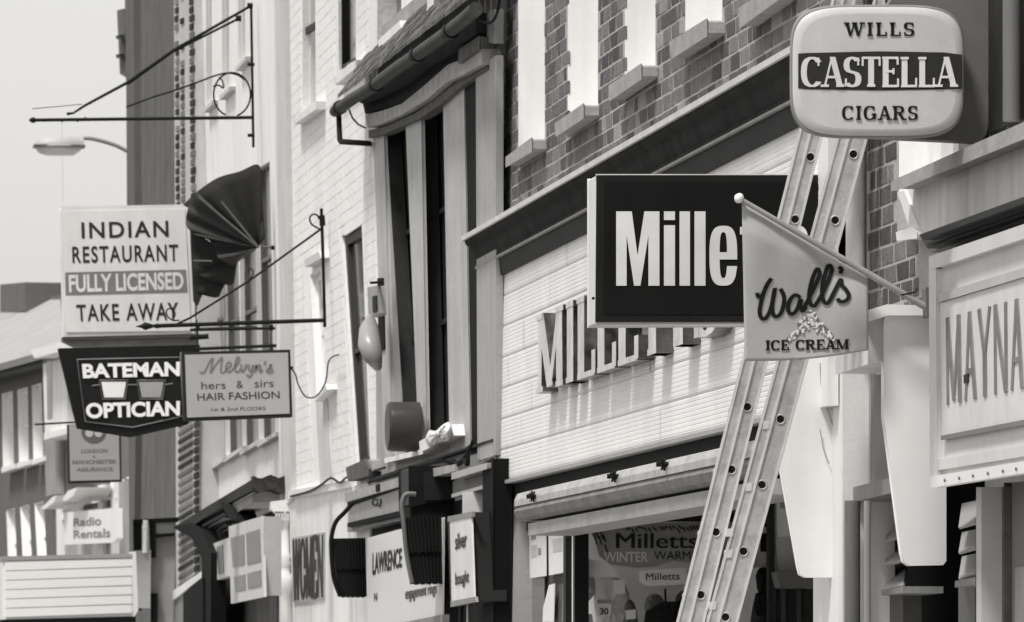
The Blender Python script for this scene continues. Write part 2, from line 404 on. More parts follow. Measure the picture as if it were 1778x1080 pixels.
def building(name, label, y, group=None, cat='building'): return thing(name, label, cat, (KW, yf(y), 0), group)
def mass(b, x0, x1, y0, y1, z, m=grey_plaster):
    mb = MB(); mb.box((x0, y0, 0), (x1, y1, z)); return obj('rear_block', mb, m, b)
def moulding(name, prof, y0, y1, x, m, parent):        # prof: (proud, z) loop, run along the wall from y0 to y1
    mb = MB(); mb.prism([Vector((x-p, y0, z)) for p, z in prof], (0, y1-y0, 0)); return obj(name, mb, m, parent)
Yc = lambda px, pl=PM, w=0, py=600: pl.p(px, py, w).y

# ================================================================== SHOP WITH BRICK UPPER STOREY (middle)
B = building('brick_shop', 'outdoor-clothing shop with grey brick upper storey, white ribbed fascia and recessed window entrance', 15)
zt = PM.p(862, 402).z                                  # top of the cornice
top_px = lambda x: line_y(862, 402, x)
wins = [[(900,-420),(946,-420),(946,240),(900,266)], [(986,-420),(1038,-420),(1038,186),(986,216)], [(1085,-420),(1138,-420),(1138,117),(1085,150)],
        [(1190,-420),(1254,-420),(1254,40),(1190,82)], [(1305,-420),(1375,-420),(1375,-38),(1305,0)], [(1432,-420),(1512,-420),(1512,-125),(1432,-80)]]
outer = [(862,-460),(1600,-460),(1600,line_y(862,402,1600)),(862,402)]
wall('wall', PM, outer, wins, .3, mortar, B, reveal=.17, rm=white)
nb = brickfield(PM, [(862,-300),(1512,-300),(1512,line_y(862,398,1512)),(862,398)], wins, B, [(brickm, 7), (brickd, 3), (brickl, 1)])
print('bricks', nb)
for h in wins:
    window(PM, h, B, depth=.17, fm=white_clean, pm=mat('net_curtained_glass', .75, .15, .08, 3), bars=(1, 2), fw=.05)
for (a, b, c, d) in [((878,275),(923,241),(923,261),(878,288)), ((963,217),(1013,182),(1013,203),(965,235)), ((1057,152),(1113,113),(1113,135),(1058,173)),
                     ((1163,75),(1227,35),(1227,60),(1165,100)), ((1283,17),(1352,-30),(1352,-4),(1284,46)), ((1412,-72),(1488,-125),(1488,-97),(1413,-40))]:
    slab('window_sill', PM, [a, b, c, d], -.1, .078, stone, B, bev=.008)
mass(B, KW+2.6, KW+9, yf(12.2), yf(18.4), 3.3, white)
mb = MB(); mb.box((KW+.42, yf(12.2), 3.3), (KW+9, yf(18.4), 8)); obj('rear_block', mb, grey_plaster, B)
mb = MB(); mb.box((KW+.32, yf(12.2), 3.2), (KW+.42, yf(18.4), 8)); obj('floor_edge', mb, dark_in, B)
# cornice over the fascia: long mouldings
y0, y1 = Yc(1440), Yc(850)+.05
def zoff(d): return zt-d
moulding('cornice_flashing', [(-.02,zt+.012),(.15,zt-.004),(.15,zt-.03),(-.02,zt-.03)], y0, y1, KW, mat('pale_lead_flashing', .78, .6, .12, 6), B)
moulding('cornice', [(-.02,zt-.031),(.135,zt-.031),(.13,zt-.05),(.095,zt-.075),(.085,zt-.12),(.07,zt-.15),(.075,zt-.155),(.075,zt-.17),(-.02,zt-.17)], y0, y1-.03, KW, mat('shadow_dark_cornice', .2, .85, .35, 5, streak=.3, bump=.5, fine=.1), B)  # shadow of the cavetto put into the dark cornice colour, with random streaks
moulding('cornice_fillet', [(-.02,zt-.171),(.078,zt-.171),(.078,zt-.182),(-.02,zt-.182)], y0, y1-.03, KW, stone, B)
moulding('cornice_board', [(-.02,zt-.183),(.06,zt-.183),(.05,zt-.27),(-.02,zt-.27)], y0, y1-.05, KW, mat('near_black_board', .15, .6, .3, 3), B)
zf1 = PM.p(850, 474, .03).z; zf0 = PM.p(860, 838, .03).z
ya, yb = Yc(1428, PM, .03), Yc(850, PM, .03)
# ribbed fascia panels: rows of ribbed boards, each panel a part
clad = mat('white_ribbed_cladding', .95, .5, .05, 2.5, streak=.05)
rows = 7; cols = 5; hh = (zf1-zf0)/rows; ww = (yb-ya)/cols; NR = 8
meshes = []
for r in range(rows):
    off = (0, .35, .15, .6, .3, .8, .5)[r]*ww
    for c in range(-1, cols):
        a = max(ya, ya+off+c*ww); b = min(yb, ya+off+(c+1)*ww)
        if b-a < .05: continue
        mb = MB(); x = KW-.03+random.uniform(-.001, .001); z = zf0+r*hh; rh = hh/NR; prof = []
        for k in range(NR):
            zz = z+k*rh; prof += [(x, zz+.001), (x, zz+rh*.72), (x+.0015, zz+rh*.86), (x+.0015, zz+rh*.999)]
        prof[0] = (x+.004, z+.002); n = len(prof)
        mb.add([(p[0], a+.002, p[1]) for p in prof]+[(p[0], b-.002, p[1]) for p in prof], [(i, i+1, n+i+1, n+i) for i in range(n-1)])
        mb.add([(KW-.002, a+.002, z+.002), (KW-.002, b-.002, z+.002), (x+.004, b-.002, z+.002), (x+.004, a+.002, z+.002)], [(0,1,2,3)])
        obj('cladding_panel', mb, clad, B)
mb = MB(); mb.box((KW-.024, ya, zf0), (KW+.3, yb, zf1+.1)); obj('fascia_backing', mb, white, B)
mb = MB(); mb.box((KW-.045, Yc(1440, PM, .04), zf0-.02), (KW-.005, ya-.003, zf1+.03)); obj('fascia_end_trim', mb, white_clean, B)
mb = MB(); mb.box((KW-.05, ya, zf0-.022), (KW-.0, yb, zf0-.003)); obj('fascia_bottom_trim', mb, mat('grey_metal_trim', .6, .5), B)
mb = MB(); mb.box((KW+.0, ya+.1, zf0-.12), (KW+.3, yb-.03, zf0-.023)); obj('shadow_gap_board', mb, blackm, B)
# letters on the fascia
qf = Q(PM, (930,541), (1247,440), (1247,576), (930,680), w=.03)
zl0, zl1 = PM.p(935, 683, .1).z, PM.p(935, 548, .1).z; yl0, yl1 = Yc(1249, PM, .1), Yc(932, PM, .1)
qf.c = [Vector((KW-.03, yl1, zl0)), Vector((KW-.03, yl0, zl0)), Vector((KW-.03, yl0, zl1)), Vector((KW-.03, yl1, zl1))]
FL = thing('fascia_lettering', 'tall chrome slab-serif MILLETTS letters standing out from the white ribbed fascia', 'lettering', (KW, yl0, zl0))
slabtext('MILLETTS', qf, (0, 1, 0, 1), chrome_face, FL, D=.105, d=.06, h=.035, w=(0, .075), each=True, sidem=chrome, serw=.06)

# awning box under the fascia
zA1, zA0 = PM.p(895, 853, .26).z, PM.p(897, 893, .26).z
yA0, yA1 = yf(12.72)+.06, Yc(893, PM, .26)
AW = thing('awning_box', 'long grey roller-awning box with three hooks, above the brick shop window', 'awning', (KW, yA0, zA0))
hx = zA1-zA0
def run(name, prof, m, parent=AW, a=yA0, b=yA1): return moulding(name, prof, a, b, KW, m, parent)
run('cover_board', [(0,zA1),(.20,zA1),(.245,zA1-.012),(.26,zA1-.045),(.26,zA1-.075),(0,zA1-.075)], mat('pale_weathered_board', .68, .6, .15, 5, streak=.2, grain=(8, 60, .1), bump=.3))
run('fabric_roll', [(0,zA1-.076),(.25,zA1-.076),(.262,zA1-.1),(.25,zA1-.135),(.22,zA1-.15),(0,zA1-.15)], mat('grey_canvas_roll', .47, .8, .25, 6, grain=(8, 60, .15), bump=.4))
run('bottom_rail', [(0,zA1-.165),(.225,zA1-.165),(.225,zA1-.225),(0,zA1-.225)], mat('grey_rail', .6, .6, .15, 5, grain=(6, 40, .1)), a=yA0, b=yA1-.25)
for px, py in ((925,862), (1066,827), (1152,806)):
    c = PM.p(px, py, .275); mb = MB()
    for k in range(4):
        a = k*math.pi/4+.3; d = Vector((math.cos(a)*.026, math.cos(a)*.06, math.sin(a)*.026)); mb.tube([c-d, c+d], .005, 6)
    mb.tube([c+Vector((.02,0,0)), c-Vector((.03,0,0))], .011, 8)
    obj('hook', mb, iron, AW)
# shop front: pilaster, window, lobby
slab('pilaster', PM, [(865,842),(888,836),(888,ground_px(888, PM)),(865,ground_px(865, PM))], -.3, .0, mat('white_panelled_timber', .82, .6, .05, 3), B)
mb = MB(); p = PM.p(889, 900, -.002); mb.box((KW+.002, p.y-.06, .11), (KW+.28, p.y-.003, zf0-.1)); obj('pilaster_return', mb, grey_plaster, B)
PW = Pl(KW+.09)
z_head = PM.p(985, 905).z
mb = MB(); ya_, yb_ = Yc(995, PW), Yc(908, PW)
mb.box((KW+.07, ya_, z_head), (KW+.13, yb_, z_head+.09)); mb.box((KW+.05, ya_-.02, .11), (KW+.13, ya_+.07, z_head)); mb.box((KW+.07, yb_-.06, .11), (KW+.13, yb_, z_head)); mb.box((KW+.03, ya_+.07, .11), (KW+.2, yb_-.06, .6))
FR = obj('side_window_frame', mb, black, B)
mb = MB(); mb.box((KW+.10, ya_+.07, .6), (KW+.106, yb_-.06, z_head)); obj('pane', mb, mat('side_window_glass', .42, .1, .5, 2.0), FR)
mb = MB(); mb.box((KW+.085, Yc(948, PW), .6), (KW+.1, Yc(948, PW)+.025, z_head)); obj('mullion', mb, black, FR)
paper = mat('pinned_white_paper', .86, .8, .05, 20); print_g = mat('grey_print', .55, .8, .3, 30)
def poster(pl, pts, w, m, label, cat='poster', prints=(), name='poster', group=None):
    o = slab(name, pl, pts, w, w+.004, m); tag(o, label, cat, group)
    for q_, mm in prints: slab('printed_patch', pl, q_, w+.0042, w+.006, mm, o)
    return o
poster(PM, [(919,923),(948,917),(948,1000),(920,1004)], -.084, paper, 'white price list pinned at far left of the side window', prints=[([(922,928),(930,926),(930,936),(922,938)], print_g), ([(934,952),(939,951),(939,963),(934,964)], print_g), ([(922,948),(932,946),(932,966),(922,968)], mat('pale_print', .72, .8))])
poster(PM, [(952,916),(985,910),(985,993),(953,999)], -.084, paper, 'white notice with a grey square, right of the price list in the side window', prints=[([(959,937),(976,933),(976,956),(960,959)], mat('pale_print', .72, .8))])
poster(PM, [(953,1016),(963,1013),(961,1080),(942,1080),(943,1055)], -.080, paper, 'narrow white card hanging low in the side window')
# lobby window facing the camera
YW = Yc(992)+.05; PL_ = PY(YW)
xr = PL_.p(1345, 900).x
LB = thing('lobby_window', 'shop display window facing up the street inside the entrance lobby, dark frame', 'shop window', (KW, YW, .11))
mb = MB(); mb.box((KW+.02, YW-.03, .11), (KW+.09, YW+.03, PL_.p(1000, 905).z)); mb.box((KW+.02, YW-.04, PL_.p(1000, 905).z), (xr+.05, YW+.04, PL_.p(1000, 889).z)); mb.box((xr-.02, YW-.03, .11), (xr+.03, YW+.03, PL_.p(1000,905).z)); mb.box((KW+.09, YW-.03, .11), (xr-.02, YW+.03, .55))
obj('frame', mb, black, LB)
mb = MB(); mb.box((KW+.09, YW-.003, .55), (xr-.02, YW+.003, PL_.p(1000, 905).z))
gl = bpy.data.materials.new('clear_shop_glass'); gl.use_nodes = True; gN = gl.node_tree; gN.nodes.clear(); g1_ = gN.nodes.new('ShaderNodeBsdfTransparent'); g2_ = gN.nodes.new('ShaderNodeBsdfGlossy'); g2_.inputs['Roughness'].default_value = .02; g3_ = gN.nodes.new('ShaderNodeMixShader'); g3_.inputs[0].default_value = .07; g4_ = gN.nodes.new('ShaderNodeOutputMaterial')
for a_, b_ in ((g1_.outputs[0], g3_.inputs[1]), (g2_.outputs[0], g3_.inputs[2]), (g3_.outputs[0], g4_.inputs[0])): gN.links.new(a_, b_)
obj('pane', mb, gl, LB)
slab('header_panel', PL_, [(1000,889),(1345,889),(1345,862),(1000,866)], -.05, .0, mat('lobby_header_grey', .5, .7), LB)
mb = MB(); mb.box((KW+.3, yf(12.8), 3.2), (xr+.9, YW+.02, 3.25)); obj('lobby_ceiling', mb, mat('lobby_ceiling_white', .8, .7), B)
PB = PY(YW+.45)                                        # display backdrop behind the glass
slab('display_backdrop', PB, [(995,880),(1350,880),(1350,1400),(995,1400)], -.05, 0, mat('display_backdrop_pale', .9, .8, .12, 3), LB)
PS = PY(YW+.06)
WB = tag(slab('window_banner', PS, [(1018,909),(1240,906),(1330,906),(1330,985),(1240,988),(1205,979),(1170,974),(1135,984),(1105,986),(1060,980),(1040,965),(1034,940)], 0, .006, mat('banner_grey', .6, .8, .08, 8)), 'grey hanging banner reading Milletts Winter Warmers across the lobby window', 'banner')
qb = Q(PS, (1000,905), (1300,905), (1300,1085), (1000,1085), w=.007)
def pxbox(x0, x1, y0, y1): return ((x0-1000)/300, (x1-1000)/300, (1085-y1)/180, (1085-y0)/180)
words('Milletts', qb, pxbox(1069,1210,926,952), black, WB, bold=.0)
words('Milletts', qb, pxbox(1070.5,1211.5,926,952), black, WB, bold=.0, w=(0,.0034))
words('WINTER', qb, pxbox(1048,1125,958,976), mat('banner_white', .85, .8), WB, bold=.02)
words('WARMERS', qb, pxbox(1135,1232,957,972), black, WB, bold=.0)
mb = MB()
for i in range(34):                                    # torn printed icicle marks along the top edge and left side
    x = 1030+i*6+random.uniform(-2, 2); y = 912+random.uniform(0, 5); l = random.uniform(4, 9)
    if i < 8: x = 1030+i*3+random.uniform(-2, 2); y = 915+i*2+random.uniform(0, 18); l = random.uniform(10, 20)
    ribbon(mb, type('T', (), {'__call__': lambda s, u, v, ww=0: PS.p(u, v, ww)})(), [(x, y), (x+2, y+l*.5), (x+4+i*.05, y+l)], 1.2, 1.0, .006, .0085+i*.0001)
obj('printed_icicles', mb, blackm, WB)
poster(PS, [(1000,922),(1020,922),(1020,962),(1014,968),(1012,960),(1004,946),(1000,944)], .012, white_clean, 'white curled card at the top left of the lobby window', 'card')
poster(PS, [(1012,966),(1030,972),(1062,982),(1072,990),(1070,1002),(1024,1002),(1016,985)], .01, white_clean, 'white paper skirt below the grey banner', 'card')
C1 = poster(PS, [(1110,990),(1192,986),(1192,1014),(1124,1018),(1110,1010)], .02, white_clean, 'small white card reading Milletts under the grey banner', 'card')
words('Milletts', Q(PS, (1110,988), (1192,986), (1192,1014), (1110,1016), w=.0245), (.14, .85, .28, .72), black, C1, bold=0)
C2 = poster(PS, [(1036,1040),(1061,1040),(1061,1070),(1037,1071)], .03, paper, 'small price ticket with a dark top band standing in the lobby window', 'ticket')
words('30', Q(PS, (1036,1041), (1061,1041), (1061,1070), (1037,1070), w=.0345), (.2, .8, .1, .5), black, C2, bold=.02); slab('ticket_band', PS, [(1037,1041),(1061,1041),(1061,1048),(1037,1048)], .0342, .036, print_g, C2)
poster(PS, [(998,1066),(1028,1066),(1030,1080),(1030,1092),(998,1092)], .02, paper, 'white shelf label at the foot of the lobby window', 'card')
poster(PS, [(1002,1010),(1014,1008),(1014,1026),(1002,1028)], .015, paper, 'tiny pale card near the left edge of the lobby glass', 'card')
poster(PS, [(1064,1008),(1084,1006),(1086,1030),(1068,1032)], .015, paper, 'pale crumpled bag label left of the small Milletts card', 'card')
poster(PS, [(1086,1060),(1104,1058),(1104,1074),(1087,1076)], .018, paper, 'pale ticket beside the grey canvas bag low in the lobby window', 'ticket')
def cloth(name, pl, pts, m, label, cat, thick=.06, w=0, group=None):   # soft garment shape: outline in pixels, puffed out
    c = [sum(p[0] for p in pts)/len(pts), sum(p[1] for p in pts)/len(pts)]; P = smooth([(x, y, 0) for x, y in pts+[pts[0]]], 4)[:-1]; n = len(P); mb = MB(); rings = []
    for k, (s_, d) in enumerate(((1, 0), (.93, .5), (.75, .8), (.45, .96), (.15, 1))): rings.append([pl.p(c[0]+(p.x-c[0])*s_, c[1]+(p.y-c[1])*s_, w+thick*d*(1+.16*math.sin(p.x*.6+k))) for p in P])
    vs = [v for r_ in rings for v in r_]; fs = [(k*n+i, k*n+(i+1) % n, (k+1)*n+(i+1) % n, (k+1)*n+i) for k in range(4) for i in range(n)]+[tuple(4*n+i for i in range(n))]
    bk = [pl.p(p.x, p.y, w-.02) for p in P]; vs += bk; fs += [(5*n+(i+1) % n, 5*n+i, i, (i+1) % n) if False else (i, (i+1) % n, 5*n+(i+1) % n, 5*n+i) for i in range(n)]+[tuple(5*n+i for i in reversed(range(n)))]
    mb.add(vs, fs, True); return tag(obj(name, mb, m), label, cat, group)
PD = PY(YW+.25)
cloth('folded_jumper', PD, [(1002,985),(1020,990),(1032,1010),(1030,1035),(1012,1050),(1000,1048)], mat('pale_knit', .7, .9, .2, 30, bump=.8), 'pale patterned knitwear heaped at the left of the lobby window', 'clothing')
cloth('folded_shirt', PD, [(1030,1002),(1070,1002),(1092,1030),(1088,1080),(1060,1110),(1036,1090)], mat('white_cotton', .8, .9, .12, 20, bump=.4), 'white folded shirt standing in the lobby window behind the ticket', 'clothing')
cloth('rucksack', PD, [(1082,1040),(1100,1045),(1108,1080),(1106,1130),(1076,1130),(1080,1080)], mat('grey_canvas', .45, .9, .2, 12), 'grey canvas bag between the white shirt and the dark hats', 'bag')
hat = cloth('bobble_hat', PD, [(1119,1050),(1124,1036),(1136,1031),(1148,1035),(1154,1048),(1150,1062),(1122,1062)], mat('grey_felt', .45, .9, .1, 12), 'grey felt hat on the display, left of the dark hat', 'hat', .08)
cloth('dark_coat', PD, [(1121,1062),(1140,1048),(1166,1044),(1192,1048),(1205,1060),(1208,1140),(1118,1140)], blackm, 'black coat on display beneath the grey hat', 'clothing', .1, .03)
cloth('dark_hat', PD, [(1172,1046),(1175,1033),(1186,1025),(1198,1028),(1204,1046)], mat('charcoal_felt', .3, .9, .1, 12), 'charcoal hat beside the ladder in the lobby window', 'hat', .08, .02)
pipe('display_stand', [PS.p(1155,1022,.0), PS.p(1156,1060,.0)], .006, black); tag(bpy.data.objects['display_stand'], 'thin dark peg standing up between the two display hats', 'stand')
# things in the lobby seen right of the ladder
PR = PY(YW-.5)
slab('lobby_side_frame', PR, [(1335,836),(1345,836),(1345,1500),(1335,1500)], -.05, .02, dk_wood, B)
slab('lobby_side_panel', PR, [(1345,830),(1420,828),(1420,1500),(1345,1500)], -.03, -.005, mat('lobby_panel', .8, .7), B)
poster(PR, [(1347,838),(1366,836),(1372,930),(1349,934)], .0, paper, 'white notice with a grey patch, taped right of the dark lobby post', prints=[([(1353,856),(1364,855),(1366,882),(1355,883)], print_g)])
poster(PR, [(1346,934),(1376,930),(1386,990),(1352,992)], .002, mat('pale_grey_sheet', .72, .8), 'pale grey sheet taped below the white notice')
BA = thing('display_tray', 'dark shallow tray on legs standing beneath the pale grey sheet', 'tray', PR.p(1380, 1010))
slab('tray', PR, [(1350,992),(1412,1002),(1412,1020),(1356,1020)], -.0, .2, mat('tray_grey', .4, .6), BA, bev=.004)
slab('leg', PR, [(1356,1020),(1364,1020),(1368,1500),(1360,1500)], .0, .02, mat('tray_leg', .3, .6), BA); slab('leg', PR, [(1384,1020),(1391,1020),(1391,1500),(1384,1500)], .0, .02, MATS['tray_leg'], BA)
slab('lobby_dark_recess', PR, [(1346,1022),(1413,1022),(1413,1500),(1346,1500)], -.025, -.0015, dk_wood, B)
PT = PY(YW-.3)
T1 = poster(PT, [(1316,890),(1335,889),(1335,985),(1315,985)], .0, mat('dark_card', .6, .8), 'tall grey card with dark printed squares beside the dark lobby post', 'card', [([(1323,896),(1334,896),(1334,915),(1322,915)], blackm), ([(1321,926),(1334,926),(1334,958),(1320,958)], blackm)])
cloth('hanging_bag', PT, [(1312,1000),(1318,987),(1332,986),(1337,996),(1337,1024),(1330,1034),(1316,1028)], blackm, 'round black bag hanging under the tall grey card', 'bag', .07)
cloth('hanging_coat', PT, [(1312,1030),(1334,1028),(1337,1060),(1330,1130),(1300,1130),(1304,1070)], mat('charcoal_cloth', .2, .9, .15, 12), 'charcoal coat hanging under the round black bag', 'clothing', .1)

# right end of the shop: projecting white fins, end wall, pipes
YF1 = yf(12.72); PF1 = PY(YF1)
FN = slab('party_fin', PF1, [(1397,560),(1447,560),(1450,800),(1446,1000),(1400,1000),(1392,996),(1389,985),(1356,791),(1397,627)][0:1]+[(1447,560),(1450,800),(1446,1000),(1400,1000),(1392,996),(1389,985),(1354,785),(1354,560)], -.05, 0, finm, bev=.006)
tag(FN, 'white tapering end fin behind the ladder feet, below the ice cream flag', 'shop fin')
slab('end_pier', PM, [(1412,640),(1463,620),(1463,ground_px(1463, PM)),(1412,ground_px(1412, PM))], -.2, .0, white, B)
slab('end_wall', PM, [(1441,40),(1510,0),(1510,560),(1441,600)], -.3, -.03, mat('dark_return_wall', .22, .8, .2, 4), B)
c = PM.p(1485, 400, .06)
pd = tag(pipe('drainpipe', [(c.x, c.y, PM.p(1485, 600, .06).z), (c.x, c.y, 7.5)], .035, white, None, 14), 'white drainpipe running up the wall between the ladder and the brickwork', 'drainpipe')

# ================================================================== MIDDLE UNIT AND CONFECTIONER'S SHOP (right)
M2 = building('confectioner_shop', 'confectioner shop with MAYNARDS fascia, rendered parapet and grey brickwork, at right edge', 11.5)
wn = [[(1561,-420),(1655,-420),(1655,300),(1561,345)]]
outer = [(1505,-460),(2300,-460),(2300,line_y(1505,540,2300)),(1505,560)]
wall('wall', PM, outer, wn, .3, mortar, M2, reveal=.15, rm=white)
brickfield(PM, [(1503,-200),(1900,-200),(1900,700),(1600,560),(1560,538),(1503,548)], [[(1559,-420),(1655,-420),(1655,300),(1600,330),(1600,420),(1559,420)], [(1596,360),(2000,250),(2000,900),(1612,900)]], M2, [(brickd, 5), (brickm, 4)], maxobj=160)
window(PM, [(1561,-420),(1655,-420),(1655,300),(1561,345)], M2, depth=.1, fm=white_clean, pm=mat('net_curtained_glass', .75), bars=(2, 2), fw=.12)
mass(M2, KW+.4, KW+9, yf(8.5), yf(12.2)-.02, 8.0)
# parapet band and stone ledge, traced on the wall plane then swept along it
def band(name, pts, w0, w1, m, parent, bev=0): return slab(name, PM, pts, w0, w1, m, parent, bev)
L = lambda x0, y0: (lambda x: line_y(x0, y0, x))
e = L(1558, 330); f = L(1595, 409)
band('parapet_render', [(1568,e(1568)-5),(2100,e(2100)-5),(2100,f(2100)),(1595,409)], -.01, .05, mat('grey_rendered_band', .84, .85, .1, 4, streak=.25), M2)
band('parapet_edge', [(1558,334),(1570,330),(1597,400),(1583,408)], -.01, .06, white, M2)
band('parapet_foot', [(1556,405),(1583,396),(1592,404),(1592,412),(1557,416)], -.01, .08, white_clean, M2, .004)
t0, b0 = L(1548, 318), L(1548, 331)
band('stone_ledge', [(1548,318),(1700,t0(1700)-5),(2100,t0(2100)-12),(2100,b0(2100)),(1700,b0(1700)),(1560,b0(1560)),(1548,328)], -.01, .13, stone, M2, .008)
c0 = L(1592, 409); c1 = L(1606, 432)
for nm, o0, o1, ww, mm in (('cornice', 0, 9, .16, black), ('cornice_ogee', 9, 17, .125, mat('glossy_dark_paint', .2, .35, .3, 6)), ('cornice_bead', 17, 24, .10, black), ('cornice_under', 24, 31, .06, mat('grey_cornice_under', .38, .5))):
    band(nm, [(1596+o0*.6,c0(1596)+o0),(2100,c0(2100)+o0*1.5),(2100,c0(2100)+o1*1.5),(1596+o1*.6,c0(1596)+o1)], -.01, ww, mm, M2)
# fascia box
fa = L(1613, 447); fb = L(1615, 836)
fpaint = mat('cream_fascia_paint', .82, .55, .07, 3, streak=.1)
band('fascia_box', [(1613,447),(2100,fa(2100)),(2100,fb(2100)),(1615,836)], -.01, .12, fpaint, M2)
g0 = L(1626, 462)
def frame_strip(nm, pts, w1, m=fpaint, bev=.003): return band(nm, pts, .12, w1, m, M2, bev)
frame_strip('fascia_moulding', [(1613,447),(2100,fa(2100)),(2100,fa(2100)+24),(1613,468)], .145)
frame_strip('fascia_moulding', [(1613,469),(1625,466),(1627,833),(1615,836)], .143)
h0, h1 = L(1629, 512), L(1629, 524)
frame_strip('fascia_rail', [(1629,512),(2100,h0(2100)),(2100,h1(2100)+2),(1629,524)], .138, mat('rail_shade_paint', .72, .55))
s0, s1 = L(1636, 524), L(1637, 757)
SB = band('sign_board', [(1632,526),(2100,h1(2100)+4),(2100,s1(2100)),(1636,757)], .12, .131, mat('pale_signboard', .83, .5, .08, 6, streak=.1), M2)
frame_strip('fascia_lower_edge', [(1634,758),(2100,s1(2100)+1),(2100,s1(2100)+8),(1634,763)], .138, mat('rail_dark', .45, .5))
u0 = L(1629, 800)
frame_strip('fascia_moulding', [(1628,800),(2100,u0(2100)),(2100,u0(2100)+20),(1628,815)], .14)
frame_strip('bottom_rail', [(1615,829),(2100,fb(2100)-10),(2100,fb(2100)+9),(1615,846)], .15, white_clean)
for px in (1641, 1666, 1690, 1716, 1742, 1765):
    c = PM.p(px, line_y(1641, 834, px), .152); mb = MB(); mb.tube([c, c-Vector((.004,0,0))], .0055, 8); obj('bolt', mb, mat('bolt_grey', .35, .5), M2)
tl, tr, br, bl = (1641,553), (1862,493), (1862,655), (1643,704)
qm = Q(PM, tl, tr, br, bl, w=.131)
mgrey = mat('faded_letter_grey', .46, .6, .3, 8, streak=.2)
slabtext('MAYNARDS', qm, (0, 1, 0, 1), mgrey, SB, D=.085, d=.055, h=.03, serif=False, w=(0, .004), gap=.04)
mb = MB(); qm.box(mb, .165, .2, .2, .3, 0, .0055); obj('letter_patch', mb, dk_wood, SB)
# below the fascia: fin, louvres, posts, door
YF2 = yf(11.42); PF2 = PY(YF2)
FN2 = slab('party_fin', PF2, [(1541,545),(1640,540),(1640,973),(1636,978),(1580,979),(1573,974),(1569,960),(1538,722),(1538,560)], -.05, 0, finm, bev=.008, seg=2)
tag(FN2, 'tall white tapering end fin left of the MAYNARDS fascia', 'shop fin')
slab('cap_moulding', PF2, [(1508,541),(1540,531),(1612,533),(1616,537),(1616,545),(1542,545),(1508,556)], -.06, .05, white_clean, FN2, bev=.005)
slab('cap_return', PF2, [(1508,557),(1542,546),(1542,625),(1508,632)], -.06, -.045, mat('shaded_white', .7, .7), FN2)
M3 = building('middle_doorway', 'narrow boarded doorway between the two white end fins, with grey pipes beside it', 12)
slab('fascia', PM, [(1450,578),(1537,548),(1537,621),(1450,649)], -.1, .06, white, M3, bev=.004)
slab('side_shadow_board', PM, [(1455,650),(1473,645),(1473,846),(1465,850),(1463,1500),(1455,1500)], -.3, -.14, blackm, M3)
for a, b in ((1473,1512), (1513,1542)):
    slab('panel_board', PM, [(a,line_y(1473,660,a)-25),(b,line_y(1473,660,b)-25),(b,line_y(1473,843,b)),(a,line_y(1473,843,a))], -.16, -.1, md_wood if a > 1500 else mat('grey_board', .62, .6, .08, 4), M3, bev=.003)
slab('transom', PM, [(1464,852),(1552,830),(1552,853),(1464,875)], -.2, -.04, md_wood, M3, bev=.004)
for px, r_, m_ in ((1480,.03,md_wood), (1506,.013,mat('pale_post', .72, .5))):
    c = PM.p(px, 950, -.02); pipe('pipe', [(c.x, c.y, .11), (c.x, c.y, PM.p(px, 868).z)], r_, m_, M3, 14)
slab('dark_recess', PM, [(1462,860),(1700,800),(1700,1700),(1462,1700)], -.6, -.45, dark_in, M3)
PLV = Pl(KW+.2)
def louvres(x0, x1, tops, beam, side):
    t = thing('louvred_vent', 'slanting grey louvre boards in the dark gap '+side, 'louvres', PLV.p((x0+x1)/2, 1000))
    for a, b in tops:
        P = [PLV.p(x0+6, a+6, -.08), PLV.p(x1+6, a, -.08), PLV.p(x1, b-4, .08), PLV.p(x0, b+4, .08)]
        mb = MB(); mb.prism(P, (.006, 0, -.006)); obj('louvre', mb, mat('louvre_paint', .58, .6, .1, 5), t)
    slab('beam', PLV, [(x0-6,beam[0]+5),(x1,beam[0]-2),(x1,beam[1]-4),(x0-6,beam[1])], -.05, .1, md_wood, t)
    slab('panel_below', PLV, [(x0,beam[1]),(x1,beam[1]-4),(x1,1600),(x0,1600)], -.05, .02, mat('dull_panel', .35, .6), t)
louvres(1536, 1568, ((902,935),(940,977),(981,1020)), (1020,1034), 'left of the tall white fin')
louvres(1664, 1693, ((868,912),(918,956),(960,1001)), (1004,1020), 'below the left end of the MAYNARDS fascia')
slab('door_post', PM, [(1695,846),(1704,846),(1704,1700),(1696,1700)], -.08, .02, mat('pale_post', .72, .5), M2)
slab('door_jamb', PM, [(1705,850),(1743,845),(1743,1700),(1706,1700)], -.2, -.05, mat('worn_grey_jamb', .38, .6, .3, 9, streak=.3), M2)
slab('door_gap', PM, [(1743,838),(1757,838),(1757,1700),(1743,1700)], -.3, -.12, blackm, M2)
slab('door', PM, [(1757,838),(2000,810),(2000,1800),(1757,1700)], -.2, -.07, mat('door_grey', .42, .6, .1, 4), M2)
slab('glazing', PM, [(1762,985),(1990,960),(1990,1700),(1762,1600)], -.07, -.066, mat('pale_glazing', .6, .2, .15, 8), M2)
# loose wires on the white fin
for k, pts in enumerate(([(1424,630),(1427,680),(1440,720),(1452,760),(1462,800),(1465,822)], [(1436,620),(1440,660),(1452,700),(1448,740),(1458,790)], [(1424,745),(1430,780),(1440,805)])):
    P = smooth([PF1.p(x, y, .015) for x, y in pts], 5)
    tag(pipe('loose_wire', P, .0022, mat('grey_cable', .6, .7), None, 5), ['long thin grey wire looping down the right side of the fin behind the ladder', 'second thin wire curling beside the long one, top of the fin behind the ladder', 'short stray wire end on the middle of the fin behind the ladder'][k], 'wire')

